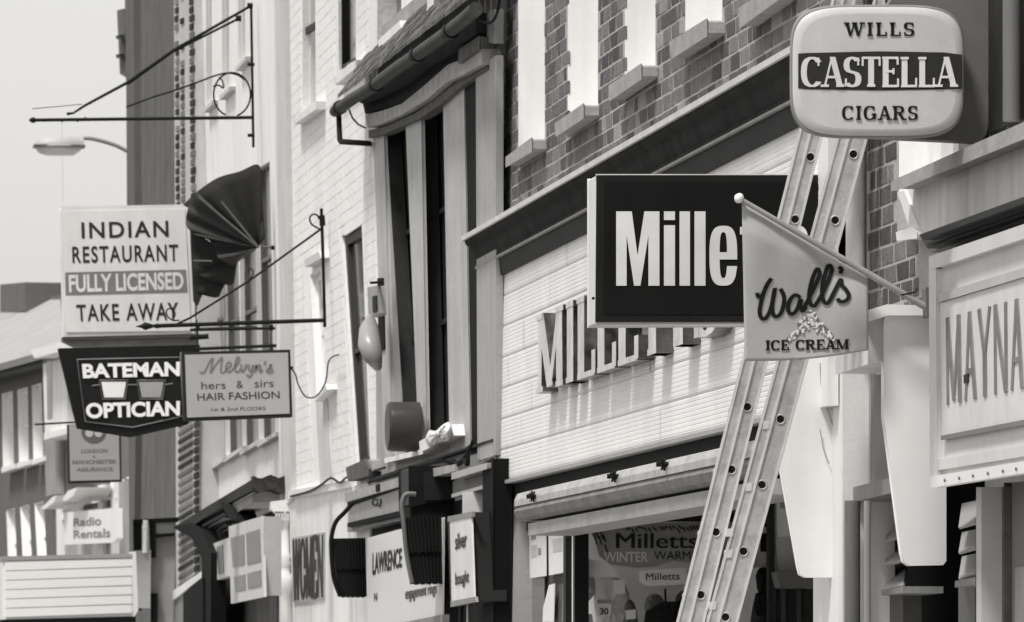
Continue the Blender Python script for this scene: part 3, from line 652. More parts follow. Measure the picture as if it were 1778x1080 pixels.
# ================================================================== SIGNS ON THE RIGHT
def superell(pl, x0, x1, y0, y1, p, w, n=72, sy=0):
    cx, cy = (x0+x1)/2, (y0+y1)/2; out = []
    for i in range(n):
        a = 2*math.pi*i/n; c, s_ = math.cos(a), math.sin(a)
        px = cx+(x1-x0)/2*math.copysign(abs(c)**(2/p), c); py = cy-(y1-y0)/2*math.copysign(abs(s_)**(2/p), s_)
        out.append(pl.p(px, py+sy*(px-cx), w))
    return out
PC_ = PY(yf(10.9))
CA = thing('cigar_sign', 'rounded white illuminated sign reading WILLS CASTELLA CIGARS above the ladder', 'sign', PC_.p(1520, 240))
mb = MB(); loops = [superell(PC_, 1367, 1672, 9, 239, 4.6, w_) for w_ in (0,)]
def loft(loops, capA=True, capB=True, sm=True):
    mb = MB(); n = len(loops[0]); vs = [v for l in loops for v in l]; fs = [(k*n+i, k*n+(i+1) % n, (k+1)*n+(i+1) % n, (k+1)*n+i) for k in range(len(loops)-1) for i in range(n)]
    mb.add(vs, fs, sm)
    if capA: mb.add(loops[0], [tuple(range(n))])
    if capB: mb.add(loops[-1], [tuple(reversed(range(n)))])
    return mb
rim = loft([superell(PC_, 1378, 1668, 14, 236, 4.6, -.20), superell(PC_, 1372, 1673, 8, 241, 4.6, -.18), superell(PC_, 1371, 1674, 8, 241, 4.6, -.02), superell(PC_, 1374, 1673, 11, 239, 4.6, .0)])
obj('sign_case', rim, mat('sign_case_grey', .5, .4), CA)
face = loft([superell(PC_, 1376, 1672, 12, 236, 4.4, .001), superell(PC_, 1380, 1669, 15, 233, 4.4, .008), superell(PC_, 1390, 1660, 24, 224, 4.2, .011)], False)
FC = obj('face', face, mat('sign_face_white', .76, .35, .05, 6, streak=.05, fine=.03), CA)
slab('band', PC_, [(1386,93),(1400,92),(1527,89),(1640,91),(1671,95),(1671,154),(1640,155),(1527,157),(1400,155),(1386,153)], .011, .0125, mat('sign_band_dark', .22, .5, .1, 6), FC)
qc = Q(PC_, (1380,8), (1680,8), (1680,240), (1380,240), w=.013)
bx = lambda x0, x1, y0, y1: ((x0-1380)/300, (x1-1380)/300, (240-y1)/232, (240-y0)/232)
slabtext('CASTELLA', qc, bx(1390,1662,99,151), mat('sign_letter_white', .84, .4), FC, D=.1, d=.032, h=.04, w=(0, .002), gap=-.02, serw=.08)
slabtext('WILLS', qc, bx(1466,1588,39,62), black, FC, D=.085, d=.04, h=.045, w=(-.001, .001), gap=.12, serw=.1)
slabtext('CIGARS', qc, bx(1461,1594,184,208), black, FC, D=.085, d=.04, h=.045, w=(-.001, .001), gap=.08, serw=.1)
PG = PY(yf(10.9)+.24)
G2 = thing('sign_backing', 'dark grey blank rounded sign panel fixed behind the cigar sign', 'sign', PG.p(1640, 250))
pts = [(1700,247),(1712,235),(1722,190),(1727,140),(1729,60),(1727,-60),(1715,-110),(1560,-110),(1560,-20),(1535,20),(1500,60),(1500,200),(1510,238)]
mb = MB(); mb.prism([PG.p(x, y) for x, y in pts], (0, .08, 0)); obj('panel', mb, mat('dull_grey_panel', .42, .5, .12, 5, streak=.1), G2)
slab('bracket', PG, [(1716,150),(1742,150),(1738,238),(1708,238)], -.1, .0, blackm, G2)
pipe('bracket_arm', [PG.p(1690,235,-.05), PG.p(1790,215,-.05)], .012, iron, G2)
c = PM.p(1757, 100, .05); tag(pipe('drainpipe', [(c.x, c.y, PM.p(1757,222).z), (c.x, c.y, 7.5)], .03, mat('dull_pipe', .42, .5), None, 12), 'dull grey drainpipe on the dark wall at the top right corner', 'drainpipe')
slab('dark_wall_panel', PM, [(1716,-300),(1900,-300),(1900,150),(1716,232)], 0, .012, mat('dark_wall_paint', .24, .7, .25, 6), M2)

# white-on-black projecting box sign
YS = yf(12.80); PS_ = PY(YS)
MS = thing('projecting_sign', 'black box sign with white lower-case lettering and pale edge, behind the ladder', 'sign', PS_.p(1250, 560))
mb = MB(); mb.ngon([PS_.p(x, y) for x, y in ((1036,304),(1472,304),(1470,560),(1036,562))], (0, .22, 0)); obj('sign_case', mb, mat('sign_case_pale', .84, .4), MS, bev=.004)
fm_ = mat('black_sign_enamel', .155, .3, .12, 3, streak=.12)
BFc = slab('face', PS_, [(1036,304),(1472,304),(1470,559),(1034,559)], 0, .012, fm_, MS)
slab('face_panel', PS_, [(1050,316),(1462,316),(1460,546),(1048,546)], .012, .0145, mat('black_sign_panel', .12, .28, .15, 3, streak=.15), BFc)
mb = MB(); wl = lambda u, v, ww=0: PS_.p(u, v, ww)
class TT:
    def __call__(s, u, v, ww=0): return PS_.p(u, v, ww)
qq = TT(); w0, w1 = .0145, .0175
def poly(pts): mb.prism([PS_.p(x, y, w1) for x, y in pts], (0, w1-w0, 0))
poly([(1070,367),(1097,367),(1107,444),(1119,367),(1145,367),(1145,496),(1126,496),(1126,408),(1112,496),(1101,496),(1088,408),(1088,496),(1070,496)])
poly([(1153,367),(1172,367),(1172,382),(1153,382)]); poly([(1153,391),(1172,391),(1172,496),(1153,496)])
poly([(1180,367),(1198,367),(1198,496),(1180,496)]); poly([(1206,367),(1225,367),(1225,496),(1206,496)])
e_ = [(x, y) for x, y in sarc(1256, 443, 16, -45, -2, 360-38, 30, 3.2)]
def eshape(dx):
    o_ = sarc(1256, 444, 24, -52, -7, 337, 40, 3.0); i_ = sarc(1256, 443, 6.5, -40, -7, 337, 24, 3.0)
    i_[0] = (1262.5, 450.5); i_[-1] = (1262.5, 462); o_[0] = (1280, 450.5); o_[-1] = (1280, 462)
    poly([(x+dx, y) for x, y in o_+i_[::-1]]); mb.prism([PS_.p(x+dx, y, w1+.0006) for x, y in ((1248,438),(1264,438),(1264,450.5),(1248,450.5))], (0, w1-w0, 0))
eshape(0)
for dx in (0, 42):
    poly([(1292+dx,378),(1309+dx,378),(1309+dx,496),(1299+dx,496),(1292+dx,488)]); poly([(1285+dx,394),(1291.8+dx,394),(1291.8+dx,407),(1285+dx,407)]); poly([(1309.2+dx,394),(1320+dx,394),(1320+dx,407),(1309.2+dx,407)])
ribbon(mb, qq, [(x, y) for x, y in sarc(1382, 420, 13, -22, 20, 230, 14, 3)]+[(x, y) for x, y in sarc(1382, 466, 13, -22, 50, -160, 14, 3)], 8, 7, w0, w1)
obj('lettering', mb, mat('sign_letter_white', .84, .4), BFc)
for y in (352, 480): pipe('wall_arm', [PS_.p(1468, y, -.08), Vector((KW+.05, YS+.08, PS_.p(1468, y, -.08).z))], .015, iron, MS)
for y in (300, 518): 
    c = PS_.p(1030, y, .006); mb = MB(); mb.tube([c, c-Vector((0,.004,0))], .006, 8); obj('screw', mb, iron, MS)

# ------------------------------------------------------------------ ladder
YR, YL_ = yf(12.1), yf(12.1)+.04
LD = thing('ladder', 'long aluminium ladder leaning against the front between the cigar sign and the shop window', 'ladder', (PY(12.2).p(1000, 1600).x, 12.2, 0))
def at_line(p0, p1, y): return p0[0]+(p1[0]-p0[0])*(y-p0[1])/(p1[1]-p0[1])
def rail(pl, a0, a1, b0, b1, split, holes, gap=.30):
    """one ladder section: near side rail, far side rail, rungs between"""
    yb_ = ground_py(pl); yt = -260
    xl = lambda y: at_line(a0, a1, y); xr = lambda y: at_line(b0, b1, y); xs = lambda y: xl(y)+(xr(y)-xl(y))*split
    for dy in (gap, 0):
        def strip(nm, f0, f1, w0, w1, m, par=None, bev=0):
            mb = MB(); f = [pl.p(f0(yt), yt, w1), pl.p(f1(yt), yt, w1), pl.p(f1(yb_), yb_, w1), pl.p(f0(yb_), yb_, w1)]; f = [p+Vector((0, dy, 0)) for p in f]
            mb.ngon(f, (0, w1-w0, 0)); return obj(nm, mb, m, par, bev)
        R_ = strip('side_rail', xl if dy == 0 else (lambda y: xs(y)+11), xr, -.028, 0, alu, LD, .002)
        if dy == 0: strip('rail_lip', lambda y: xl(y)-.3, lambda y: xl(y)+2, 0, .005, alu_lt, R_)
        if dy == 0: strip('rail_lip', lambda y: xs(y)-.6, lambda y: xs(y)+3, 0, .008, alu_lt, R_)
        strip('rail_lip', lambda y: xr(y)-3, lambda y: xr(y)+.6, 0, .006, alu_lt, R_)
        for hx, hy in holes:
            c = pl.p(hx, hy, 0)+Vector((0, dy, 0)); n = 16; r = .0165; mb = MB()
            mb.tube([c+Vector((r*math.cos(2*math.pi*k/n), -.001, r*math.sin(2*math.pi*k/n))) for k in range(n)], .003, 6, True); obj('rung_end', mb, alu, R_)
            mb = MB(); mb.tube([c+Vector((0,.01,0)), c+Vector((0,-.0012,0))], .0155, 14); obj('rung_shade_disc', mb, blackm, R_)  # solid black disc, colour stands for the dark inside of the rung
            if dy == 0: mb = MB(); mb.tube([c+Vector((0,.029,0)), c+Vector((0,gap-.001,0))], .0155, 10); obj('rung', mb, alu, LD)
def ground_py(pl):
    return HOR+F*(EYE-.11)/(pl.p(1100, HOR)-O0).dot(Vector((sn, cs, 0)))
hl = [(1407+(y-273)*-.2455*1.0, y) for y in (-162,-53,55.5,164)]+[(1407,273),(1380.5,381),(1353,490),(1325,598),(1297.5,706.6),(1270,815.4),(1243,924),(1216.6,1033)]+[(1216.6-27*k,1033+109*k) for k in range(1, 6)]
hr = [(1481.8+(y-268)*-.272, y) for y in (-191,-76,38.5,153)]+[(1481.8,268),(1450,382.7),(1419,498),(1387,613),(1355,728),(1323,842),(1291,957.5),(1259.7,1071.7)]+[(1259.7-31*k,1071.7+115*k) for k in range(1, 5)]
rail(PY(YL_), (1386,244), (1177,1080), (1426,244), (1223,1080), .42, hl)
rail(PY(YR), (1454,244), (1229,1080), (1505,244), (1281,1080), .34, hr)
for x, y in ((1326,738), (1296,846), (1264,925), (1262,962), (1234,1052)): slab('guide_clip', PY(YR), [(x,y-6),(x+9,y-7),(x+8,y+5),(x-1,y+6)], -.04, .004, alu_lt, LD, bev=.002)

# ------------------------------------------------------------------ ice cream flag
YG = yf(11.35); PFg = PY(YG)
FG = thing('ice_cream_flag', 'pale cloth flag reading ICE CREAM hanging from a slanting pole, in front of the ladder', 'flag', PFg.p(1615, 560))
a, b = PFg.p(1284, 345), PFg.p(1614, 537)
pipe('pole', [a, a.lerp(b, .995)], [.0085, .0125], mat('grey_pole', .58, .5, .15, 9), FG, 12)
mb = MB(); c = a+Vector((-.002, 0, .002))
mb.tube([c+(a-b).normalized()*t for t in (-.016,-.013,-.006,0,.006,.012,.016)], [.004,.012,.0165,.018,.0165,.011,.003], 14); obj('pole_knob', mb, white_clean, FG)
slab('wall_bracket', PFg, [(1608,500),(1620,498),(1622,548),(1610,550)], -.03, .03, mat('bracket_grey', .4, .5), FG, bev=.002)
pipe('bracket_hook', [PFg.p(1565,512,.01), PFg.p(1590,507,.01), PFg.p(1592,500,.01)], .003, iron, FG)
NX, NY = 44, 40; mb = MB(); V = []
tl, tr, bl, br = (1288,352), (1507,482), (1293,627), (1508,608)
for j in range(NY+1):
    for i in range(NX+1):
        u, v = i/NX, j/NY; x = (tl[0]*(1-u)+tr[0]*u)*(1-v)+(bl[0]*(1-u)+br[0]*u)*v; y = (tl[1]*(1-u)+tr[1]*u)*(1-v)+(bl[1]*(1-u)+br[1]*u)*v
        y += (5*math.sin(u*math.pi)*v*1.2 if v > .9 else 0)
        d = (.016*math.sin(u*7+v*2.2)*(1-.5*v)+.011*math.sin(u*3.1-v*5+1)+.006*math.sin(u*15+v*3)*(1-v))*min(1, v*6)
        V.append(PFg.p(x, y, -.022+d))
fs = [(j*(NX+1)+i, j*(NX+1)+i+1, (j+1)*(NX+1)+i+1, (j+1)*(NX+1)+i) for j in range(NY) for i in range(NX)]
mb.add(V, fs, True); fabric = mat('pale_flag_cloth', .65, .9, .04, 8, bump=.15, bscale=200, fine=.03)
CL = obj('cloth', mb, fabric, FG)
md = CL.modifiers.new('s', 'SOLIDIFY'); md.thickness = .0015
def flagpt(x, y, extra=.004):                          # same surface, by pixel
    v = .5; u = .5
    for _ in range(12):
        xl_, xr_ = tl[0]*(1-v)+bl[0]*v, tr[0]*(1-v)+br[0]*v; u = (x-xl_)/(xr_-xl_)
        yt_, yb_ = tl[1]*(1-u)+tr[1]*u, bl[1]*(1-u)+br[1]*u; v = (y-yt_)/(yb_-yt_)
    d = (.016*math.sin(u*7+v*2.2)*(1-.5*v)+.011*math.sin(u*3.1-v*5+1)+.006*math.sin(u*15+v*3)*(1-v))*min(1, v*6)
    return PFg.p(x, y, -.022+d+extra)
class FQ:
    def __init__(s, f): s.f = f
    def __call__(s, u, v, ww=0): x, y = s.f(u, v); return flagpt(x, y, .003+ww)
K = 400/1029
tf = lambda x, y: (1240+x*K, 240+y*K)
strokes = [[(192,690),(198,708),(215,700),(236,655),(256,626),(240,650),(222,690),(208,740),(204,785),(222,808),(246,780),(262,725),(272,668),(262,720),(260,768),(272,796),(296,785),(310,745),(312,705),(296,672)],
 [(385,712),(362,700),(338,725),(330,765),(346,786),(368,768),(388,718),(384,750),(396,772),(410,752)],
 [(400,760),(425,712),(455,650),(472,605),(460,583),(440,625),(425,690),(428,735),(446,750),(462,730)],
 [(460,735),(485,690),(512,630),(526,585),(512,568),(494,610),(482,670),(486,720),(504,738),(522,716)],
 [(518,722),(545,668),(566,630),(570,655),(588,675),(602,702),(590,724),(566,730),(550,716)], [(556,575),(570,585),(562,604)]]
mb = MB()
for i, s in enumerate(strokes):
    P = smooth([(x, y, 0) for x, y in s], 5); ribbon(mb, FQ(lambda u, v: tf(u, v)), [(p.x, p.y) for p in P], 9.5, 7.5, 0, .002+i*.0006)
obj('script_lettering', mb, mat('dark_flag_print', .13, .8), CL)
qt = FQ(lambda u, v: (1329+(1474-1329)*u, 608+(v*(591-608))-2*u))
slabtext('ICE CREAM', qt, (0, 1, 0, 1), MATS['dark_flag_print'], CL, D=.1, d=.04, h=.06, w=(0, .001), gap=.02, serw=.1)
mb = MB(); mb2 = MB(); rnd = random.Random(3); fq = FQ(lambda u, v: (u, v))
for i in range(150):                                   # printed sundae picture: small overlapping dabs
    t = rnd.uniform(-1, 1); x = 1408+t*40; y = 566+abs(t)*22-rnd.uniform(0, 34)*(1-abs(t))+rnd.uniform(-3, 3)
    if y > 588: y = 588
    (ribbon(mb if i % 3 else mb2, fq, [(x, y), (x+rnd.uniform(-4, 4), y+rnd.uniform(2, 6))], rnd.uniform(1.2, 3), rnd.uniform(1.2, 3), 0, .001+i*.00003))
obj('printed_sundae', mb, mat('flag_print_pale', .82, .8), CL); obj('printed_sundae_shade', mb2, mat('flag_print_grey', .42, .8), CL)

# ================================================================== TIMBER-FRONTED BUILDING WITH EAVES
PC = Pl(KW-.02, 0, -.02)
PC.a = KW+.04
C = building('jeweller_shop', 'narrow grey timber-fronted building with sagging tiled eaves over tall dark windows', 20)
gp = lambda px, pl=PC: ground_px(px, pl)
zs = 830
hol = [[(670,236),(708,212),(743,800),(705,818),(692,822),(680,800)][0:0] or [(669,200),(712,170),(737,772),(705,792)], [(731,160),(772,130),(781,745),(746,768)]]
wall('wall', PC, [(645,60),(860,-120),(860,gp(860)),(660,gp(660)),(650,300)], hol, .3, grey_plaster, C, reveal=.09, rm=dk_wood)
# tall mullion boards
slab('mullion_board', PC, [(648,225),(666,214),(682,790),(668,800)], 0, .02, grey_wood, C, bev=.004)
slab('mullion_board', PC, [(704,205),(731,190),(740,700),(741,760),(727,770)], 0, .02, grey_wood, C, bev=.004)
slab('mullion_board', PC, [(769,160),(805,135),(817,770),(781,792)], 0, .02, grey_wood, C, bev=.004)
slab('plaster_strip', PC, [(826,120),(861,96),(861,790),(829,800)], 0, .04, mat('pale_render_strip', .64, .85, .1, 3, streak=.12, bump=.3), C)
slab('shadow_slot', PC, [(806,130),(826,118),(829,805),(818,805)], -.05, .012, blackm, C)
for h in ([(664,215),(715,180),(737,772),(700,792)], [(726,170),(776,135),(783,745),(742,768)]):
    window(PC, h, C, depth=.075, fm=dk_wood, pm=mat('dark_blind_glass', .24, .35, .12, 2), bars=(1, 3), fw=.04)
slab('window_sill', PC, [(728,768),(783,737),(786,757),(729,784)], 0, .09, white, C, bev=.005)
tag(cloth('rag', PC, [(738,762),(745,748),(757,748),(768,738),(780,733),(784,745),(780,764),(765,768),(748,776)], white, '', '', .05, .10), 'crumpled pale cloth lying on the sill right of the round drum bell', 'cloth')
slab('window_sill', PC, [(667,797),(735,780),(735,787),(668,803)], 0, .07, white, C, bev=.004)
slab('frieze_board', PC, [(640,842),(860,778),(860,800),(640,862)], 0, .03, mat('stained_render', .55, .85, .25, 6, streak=.3), C)
slab('frieze_cable', PC, [(640,832),(855,762),(855,766),(640,836)], 0, .045, iron, C)
# cornice mouldings and sagging gutter (traced, each at its own projection)
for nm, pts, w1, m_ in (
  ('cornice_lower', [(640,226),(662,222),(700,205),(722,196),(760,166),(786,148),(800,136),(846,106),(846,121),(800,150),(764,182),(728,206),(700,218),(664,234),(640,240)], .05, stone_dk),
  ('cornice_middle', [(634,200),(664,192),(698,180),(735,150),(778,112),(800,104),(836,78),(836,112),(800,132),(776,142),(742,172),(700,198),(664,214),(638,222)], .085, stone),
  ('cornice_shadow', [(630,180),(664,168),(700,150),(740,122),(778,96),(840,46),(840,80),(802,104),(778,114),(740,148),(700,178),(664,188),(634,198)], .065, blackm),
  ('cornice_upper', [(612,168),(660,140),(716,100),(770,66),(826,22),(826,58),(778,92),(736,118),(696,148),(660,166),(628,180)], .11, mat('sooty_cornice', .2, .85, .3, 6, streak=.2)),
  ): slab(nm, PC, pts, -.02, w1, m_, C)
slab('cornice_cap', PC, [(796,88),(832,64),(832,84),(796,110)], .0, .1, stone_dk, C, bev=.006)
def tiles(pl, p0, p1, rows, n, depth, m, parent, w0=.2, rise=.17):
    """roof tiles from the eaves line p0-p1 (pixels) sloping back to the wall"""
    a, b = pl.p(*p0, w0), pl.p(*p1, w0); dirv = (b-a)/n; back = (-pl.n*(depth)+Vector((0,0,rise)))/rows
    for r in range(rows):
        for i in range(n):
            o = a+dirv*(i+(r % 2)*.5)+back*r; mb = MB(); t = .022+random.uniform(-.006, .012); g = dirv*.06
            up = Vector((0,0,t)); lift = Vector((0,0,.012+random.uniform(0,.008)))
            P = [o+g, o+dirv-g, o+dirv-g+back*1.25, o+g+back*1.25]
            mb.hexa([P[0]+lift, P[1]+lift, P[2], P[3], P[0]+lift+up, P[1]+lift+up, P[2]+up, P[3]+up]); obj('roof_tile', mb, m, parent)
tile_m = mat('mossy_roof_tile', .36, .95, .5, 20, bump=.9, fine=.3, rnd=.4)
tiles(PC, (586,176), (812,4), 4, 26, .2, tile_m, C, rise=.30)
mb = MB(); gpts = [(582,193),(612,172),(648,150),(690,118),(728,92),(765,66),(806,34),(826,16)]
G3 = [PC.p(x, y, .21) for x, y in gpts]; mb.tube(G3, .038, 12)
GT = thing('eaves_gutter', 'thick sagging dark gutter under the roof tiles of the timber-fronted building', 'gutter', G3[0])
obj('gutter_pipe', mb, mat('old_iron_gutter', .3, .6, .3, 12, bump=.6, streak=.2), GT)
for i, (x, y) in enumerate(((590,187),(652,147),(724,95),(782,54))):
    c = PC.p(x, y, .21); d = (G3[-1]-G3[0]).normalized(); mb = MB(); mb.tube([c-d*.06, c+d*.06], .046, 12); obj('gutter_clip', mb, iron, GT)
mb = MB(); mb.tube([PC.p(588,195,.20), PC.p(590,243,.20), PC.p(592,246,.195), PC.p(640,249,.06), PC.p(646,250,.0)], .018, 10); obj('swan_neck_pipe', mb, black, GT)
mb = MB(); mb.tube([PC.p(x, y, .14) for x, y in ((606,190),(612,205),(622,216),(634,222))], .006, 6); obj('gutter_stay', mb, iron, GT)
# cable loops at the top right of the cornice
cb = smooth([PC.p(x, y, .1) for x, y in ((826,20),(834,34),(846,40),(858,34),(866,10),(868,-30))], 5)
tag(pipe('hanging_cable', cb, .008, blackm), 'black cable looping below the roof edge where the brick shop begins', 'cable')
slab('eaves_end_board', PC, [(828,40),(846,20),(858,16),(858,76),(842,72),(834,60)], .0, .05, mat('pale_end_board', .52, .8), C)
UW = Pl(KW+.05, 0, -.02)                               # whitewashed storey above the eaves
uh = [[(660,-420),(695,-440),(697,42),(662,74)], [(718,-470),(740,-480),(740,18),(720,40)]]
U = wall('upper_wall', UW, [(646,-460),(862,-600),(862,60),(800,150),(646,220)], uh, .25, whitewash, C, reveal=.1)
for h, sl_ in zip(uh, (((656,70),(694,36),(697,48),(658,84)), ((716,40),(742,14),(744,26),(718,54)))):
    window(UW, h, C, depth=.05, fm=black, pm=dglass, bars=(1, 2), fw=.05, w=0)
    slab('window_sill', UW, list(sl_), -.02, .06, white, C)
slab('parapet_cloth', UW, [(741,-60),(756,-70),(752,30),(742,44)], 0, .08, white, C)
mass(C, KW+.35, KW+8, yf(18.7), yf(22.4), 8)

# floodlight and drum bell on the front
FLt = thing('floodlight', 'pale tilted floodlight with open box housing bolted beside the leftmost grey board', 'lamp', PC.p(660, 560, .1))
slab('back_plate', PC, [(655,484),(664,483),(667,606),(657,610)], .0, .03, blackm, FLt, bev=.003)
slab('control_box', PC, [(638,500),(655,497),(657,545),(640,551)], .1, .15, mat('lamp_box_grey', .58, .5, .12, 8), FLt, bev=.004)
slab('latch', PC, [(646,515),(652,513),(653,540),(647,543)], .15, .16, iron, FLt)
pipe('tie_rod', [PC.p(644,491,.22), PC.p(664,490,.1)], .008, iron, FLt)
ax = [PC.p(643,553,.2), PC.p(641,575,.24), PC.p(642,598,.25), PC.p(648,620,.24), PC.p(655,636,.2)]
mb = MB(); mb.tube(ax, [.028,.062,.072,.058,.03], 18); obj('lamp_reflector', mb, mat('lamp_shell', .58, .35, .06, 6), FLt)
DB = thing('drum_bell', 'dark grey drum-shaped alarm bell case mounted in front of the tall dark windows', 'alarm bell', PC.p(705, 785, .1))
c1, c0_ = PC.p(684, 741, .27), PC.p(728, 741, .06); rr = (PC.p(700,698,.15)-PC.p(700,784,.15)).length/2
ctr = PC.p(728, 741, .05); out = Vector((-1,0,0)); Lx = .19
mb = MB(); pts = [ctr, ctr+out*.02, ctr+out*(Lx-.02), ctr+out*(Lx-.006), ctr+out*Lx]; mb.tube(pts, [rr, rr, rr, rr*.97, rr*.9], 32); obj('drum', mb, mat('drum_enamel', .28, .35, .12, 4), DB)
mb = MB(); mb.tube([ctr, ctr-out*.04], rr*.82, 24); obj('mounting_plate', mb, md_wood, DB)

# ground-floor shop of this building
J = C
slab('shop_cornice', PC, [(598,857),(740,815),(790,806),(790,818),(736,832),(600,872)], -.02, .12, stone, J)
slab('cornice_joint', PC, [(652,842),(658,840),(658,852),(652,854)], .12, .128, blackm, J)
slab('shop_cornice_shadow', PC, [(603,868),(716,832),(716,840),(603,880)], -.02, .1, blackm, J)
SBx = slab('sign_board', PC, [(604,874),(716,838),(714,884),(604,908)], -.02, .09, mat('grey_fascia_board', .6, .55, .08, 5, streak=.1), J)
mb = MB(); ww_ = lambda u, v, ww=0: PC.p(u, v, .09+ww)
class EB:
    def __call__(s, u, v, ww=0): return PC.p(u, v, .09+ww)
ribbon(mb, EB(), [(x, y) for x, y in sarc(651, 872, 4.5, 5.5, 0, 340, 14, 2)], 1.3, 1.3, 0, .004); ribbon(mb, EB(), [(655,877),(659,880),(661,872),(660,866)], 1.3, 1.3, 0, .0045)
obj('emblem', mb, iron, SBx)
slab('sign_board_rail', PC, [(603,908),(714,882),(712,892),(603,916)], -.02, .11, blackm, J)
slab('sign_board_rail', PC, [(603,917),(700,895),(700,903),(603,924)], -.02, .08, mat('rail_grey', .45, .5), J)
slab('shop_recess', PC, [(640,915),(858,850),(858,gp(858)),(650,gp(650))], -.2, .006, blackm, J)
slab('shop_pier', PC, [(604,925),(642,918),(650,gp(645)),(612,gp(612))], -.02, .02, mat('pale_pier', .8, .7, .1, 5, streak=.2), J)
bb = PY(PC.p(789, 840).y)
BX = thing('security_box', 'large black projecting box at the right end of the grey shop sign board', 'box', bb.p(750, 870))
slab('case', bb, [(712,812),(784,812),(786,866),(735,872),(713,878)], -.5, 0, black, BX, bev=.01)
slab('door', bb, [(737,820),(782,819),(783,866),(738,868)], 0, .012, mat('box_door_black', .17, .35, .2, 6), BX, bev=.003)
slab('lower_board', bb, [(712,879),(790,868),(792,895),(712,905)], -.4, -.02, blackm, BX)
slab('silver_rail', PC, [(784,822),(846,804),(846,813),(784,832)], 0, .12, mat('silver_rail', .66, .4, .1, 8), J, bev=.003)
slab('panel_moulding', PC, [(786,836),(838,820),(838,846),(786,858)], 0, .05, mat('dim_panel', .42, .6, .15, 6), J)
slab('panel_moulding', PC, [(784,858),(840,842),(840,848),(784,864)], 0, .1, MATS['silver_rail'], J)
slab('end_post', PC, [(838,806),(856,796),(858,gp(858)),(840,gp(840))], 0, .1, blackm, J, bev=.006)
slab('worn_edge_board', PC, [(857,842),(865,840),(866,gp(866)),(859,gp(859))], 0, .04, mat('worn_dark_board', .36, .8, .4, 12, streak=.3), J)
PCY = PY(PC.p(822, 900, .1).y)
tag(slab('white_card', PCY, [(803,855),(839,851),(839,891),(803,893)], 0, .004, mat('white_paper_card', .84, .8, .06, 9)), 'blank white card behind the top of the silver bought lantern sign', 'card')
# hanging ribbed hoods with scalloped hems
def hood(pl, body, arm, label, armm, n=11):
    t = thing('hanging_hood', label, 'hood', pl.p(*body[2]), 'black ribbed hoods hanging at the jeweller front')
    tlx, tly = body[0]; trx, try_ = body[1]; brx, bry = body[2]; blx, bly = body[3]
    for i in range(n):                                 # each corrugation is a half-round rib
        for nm, v0, v1 in (('upper_rib', 0, .52), ('lower_rib', .5, 1)):
            u = (i+.5)/n; P = []
            for v in (v0, (v0+v1)/2, v1):
                x = (tlx*(1-u)+trx*u)*(1-v)+(blx*(1-u)+brx*u)*v; y = (tly*(1-u)+try_*u)*(1-v)+(bly*(1-u)+bry*u)*v
                P.append(pl.p(x, y, .03*math.sin(math.pi*u)+(.012 if v0 == 0 else 0)))
            P[-1].z -= .006*(i % 2); r = (pl.p(trx, try_)-pl.p(tlx, tly)).length/n*.62; mb = MB(); mb.tube(P, r, 8); obj(nm, mb, blackm, t)
    mb = MB(); mb.prism([pl.p(x, y, -.02) for x, y in body], (0, .12, 0)); obj('hood_back', mb, blackm, t)
    P = smooth([pl.p(x, y, w_) for x, y, w_ in arm], 5); mb = MB(); mb.tube(P, .014, 8); obj('curved_arm', mb, armm, t)
    return t
hp = PY(PC.p(640, 980, .1).y)
hood(hp, [(577,935),(634,934),(636,1036),(590,1036)], [(612,874,.0),(598,890,.0),(584,905,.02),(577,925,.02),(575,950,.02),(579,1000,.02),(590,1034,.02)], 'black ribbed hood with scalloped hem hanging left of the LAWRENCE board', blackm)
hp2 = PY(PC.p(772, 960, .1).y-.1)
hood(hp2, [(699,900),(772,896),(774,1012),(716,1014)], [(722,858,.03),(706,858,.03),(700,866,.03),(698,880,.03),(701,905,.03),(706,960,.02),(716,1012,.02)], 'black ribbed hood with scalloped hem hanging over the right of the LAWRENCE board', mat('worn_arm_grey', .4, .5))
# LAWRENCE board
LW = tag(slab('hanging_board', PC, [(638,935),(770,899),(768,1066),(640,1092)], .122, .13, mat('enamel_board_white', .84, .4, .03, 4), None, bev=.003), 'white enamel board lettered LAWRENCE between the two black hoods', 'sign board')
ql = Q(PC, (638,935), (770,899), (768,1066), (640,1092), w=.131)
ql_u = lambda x0, x1: ((x0-638)/132, (x1-638)/132)
def fit(s, x0, x1, ytl, ybl, ytr, ybr, m, parent, bold=.02, pl=PC, w=.1315):
    q = Q(pl, (x0,ytl), (x1,ytr), (x1,ybr), (x0,ybl), w=w); return words(s, q, (0, 1, 0, 1), m, parent, bold, w=(0, .002))
fit('LAWRENCE', 647, 698, 960, 999, 951, 985, mat('dark_print', .2, .6), LW, .025)
fit('engagement rings', 704, 758, 1022, 1047, 1012, 1036, MATS['dark_print'], LW, .015)
fit('N', 650, 655, 1030, 1044, 1029, 1043, MATS['dark_print'], LW, .02)
slab('board_base', PC, [(640,1093),(768,1067),(768,1080),(640,1104)], .1, .14, mat('grey_rail2', .5), LW)
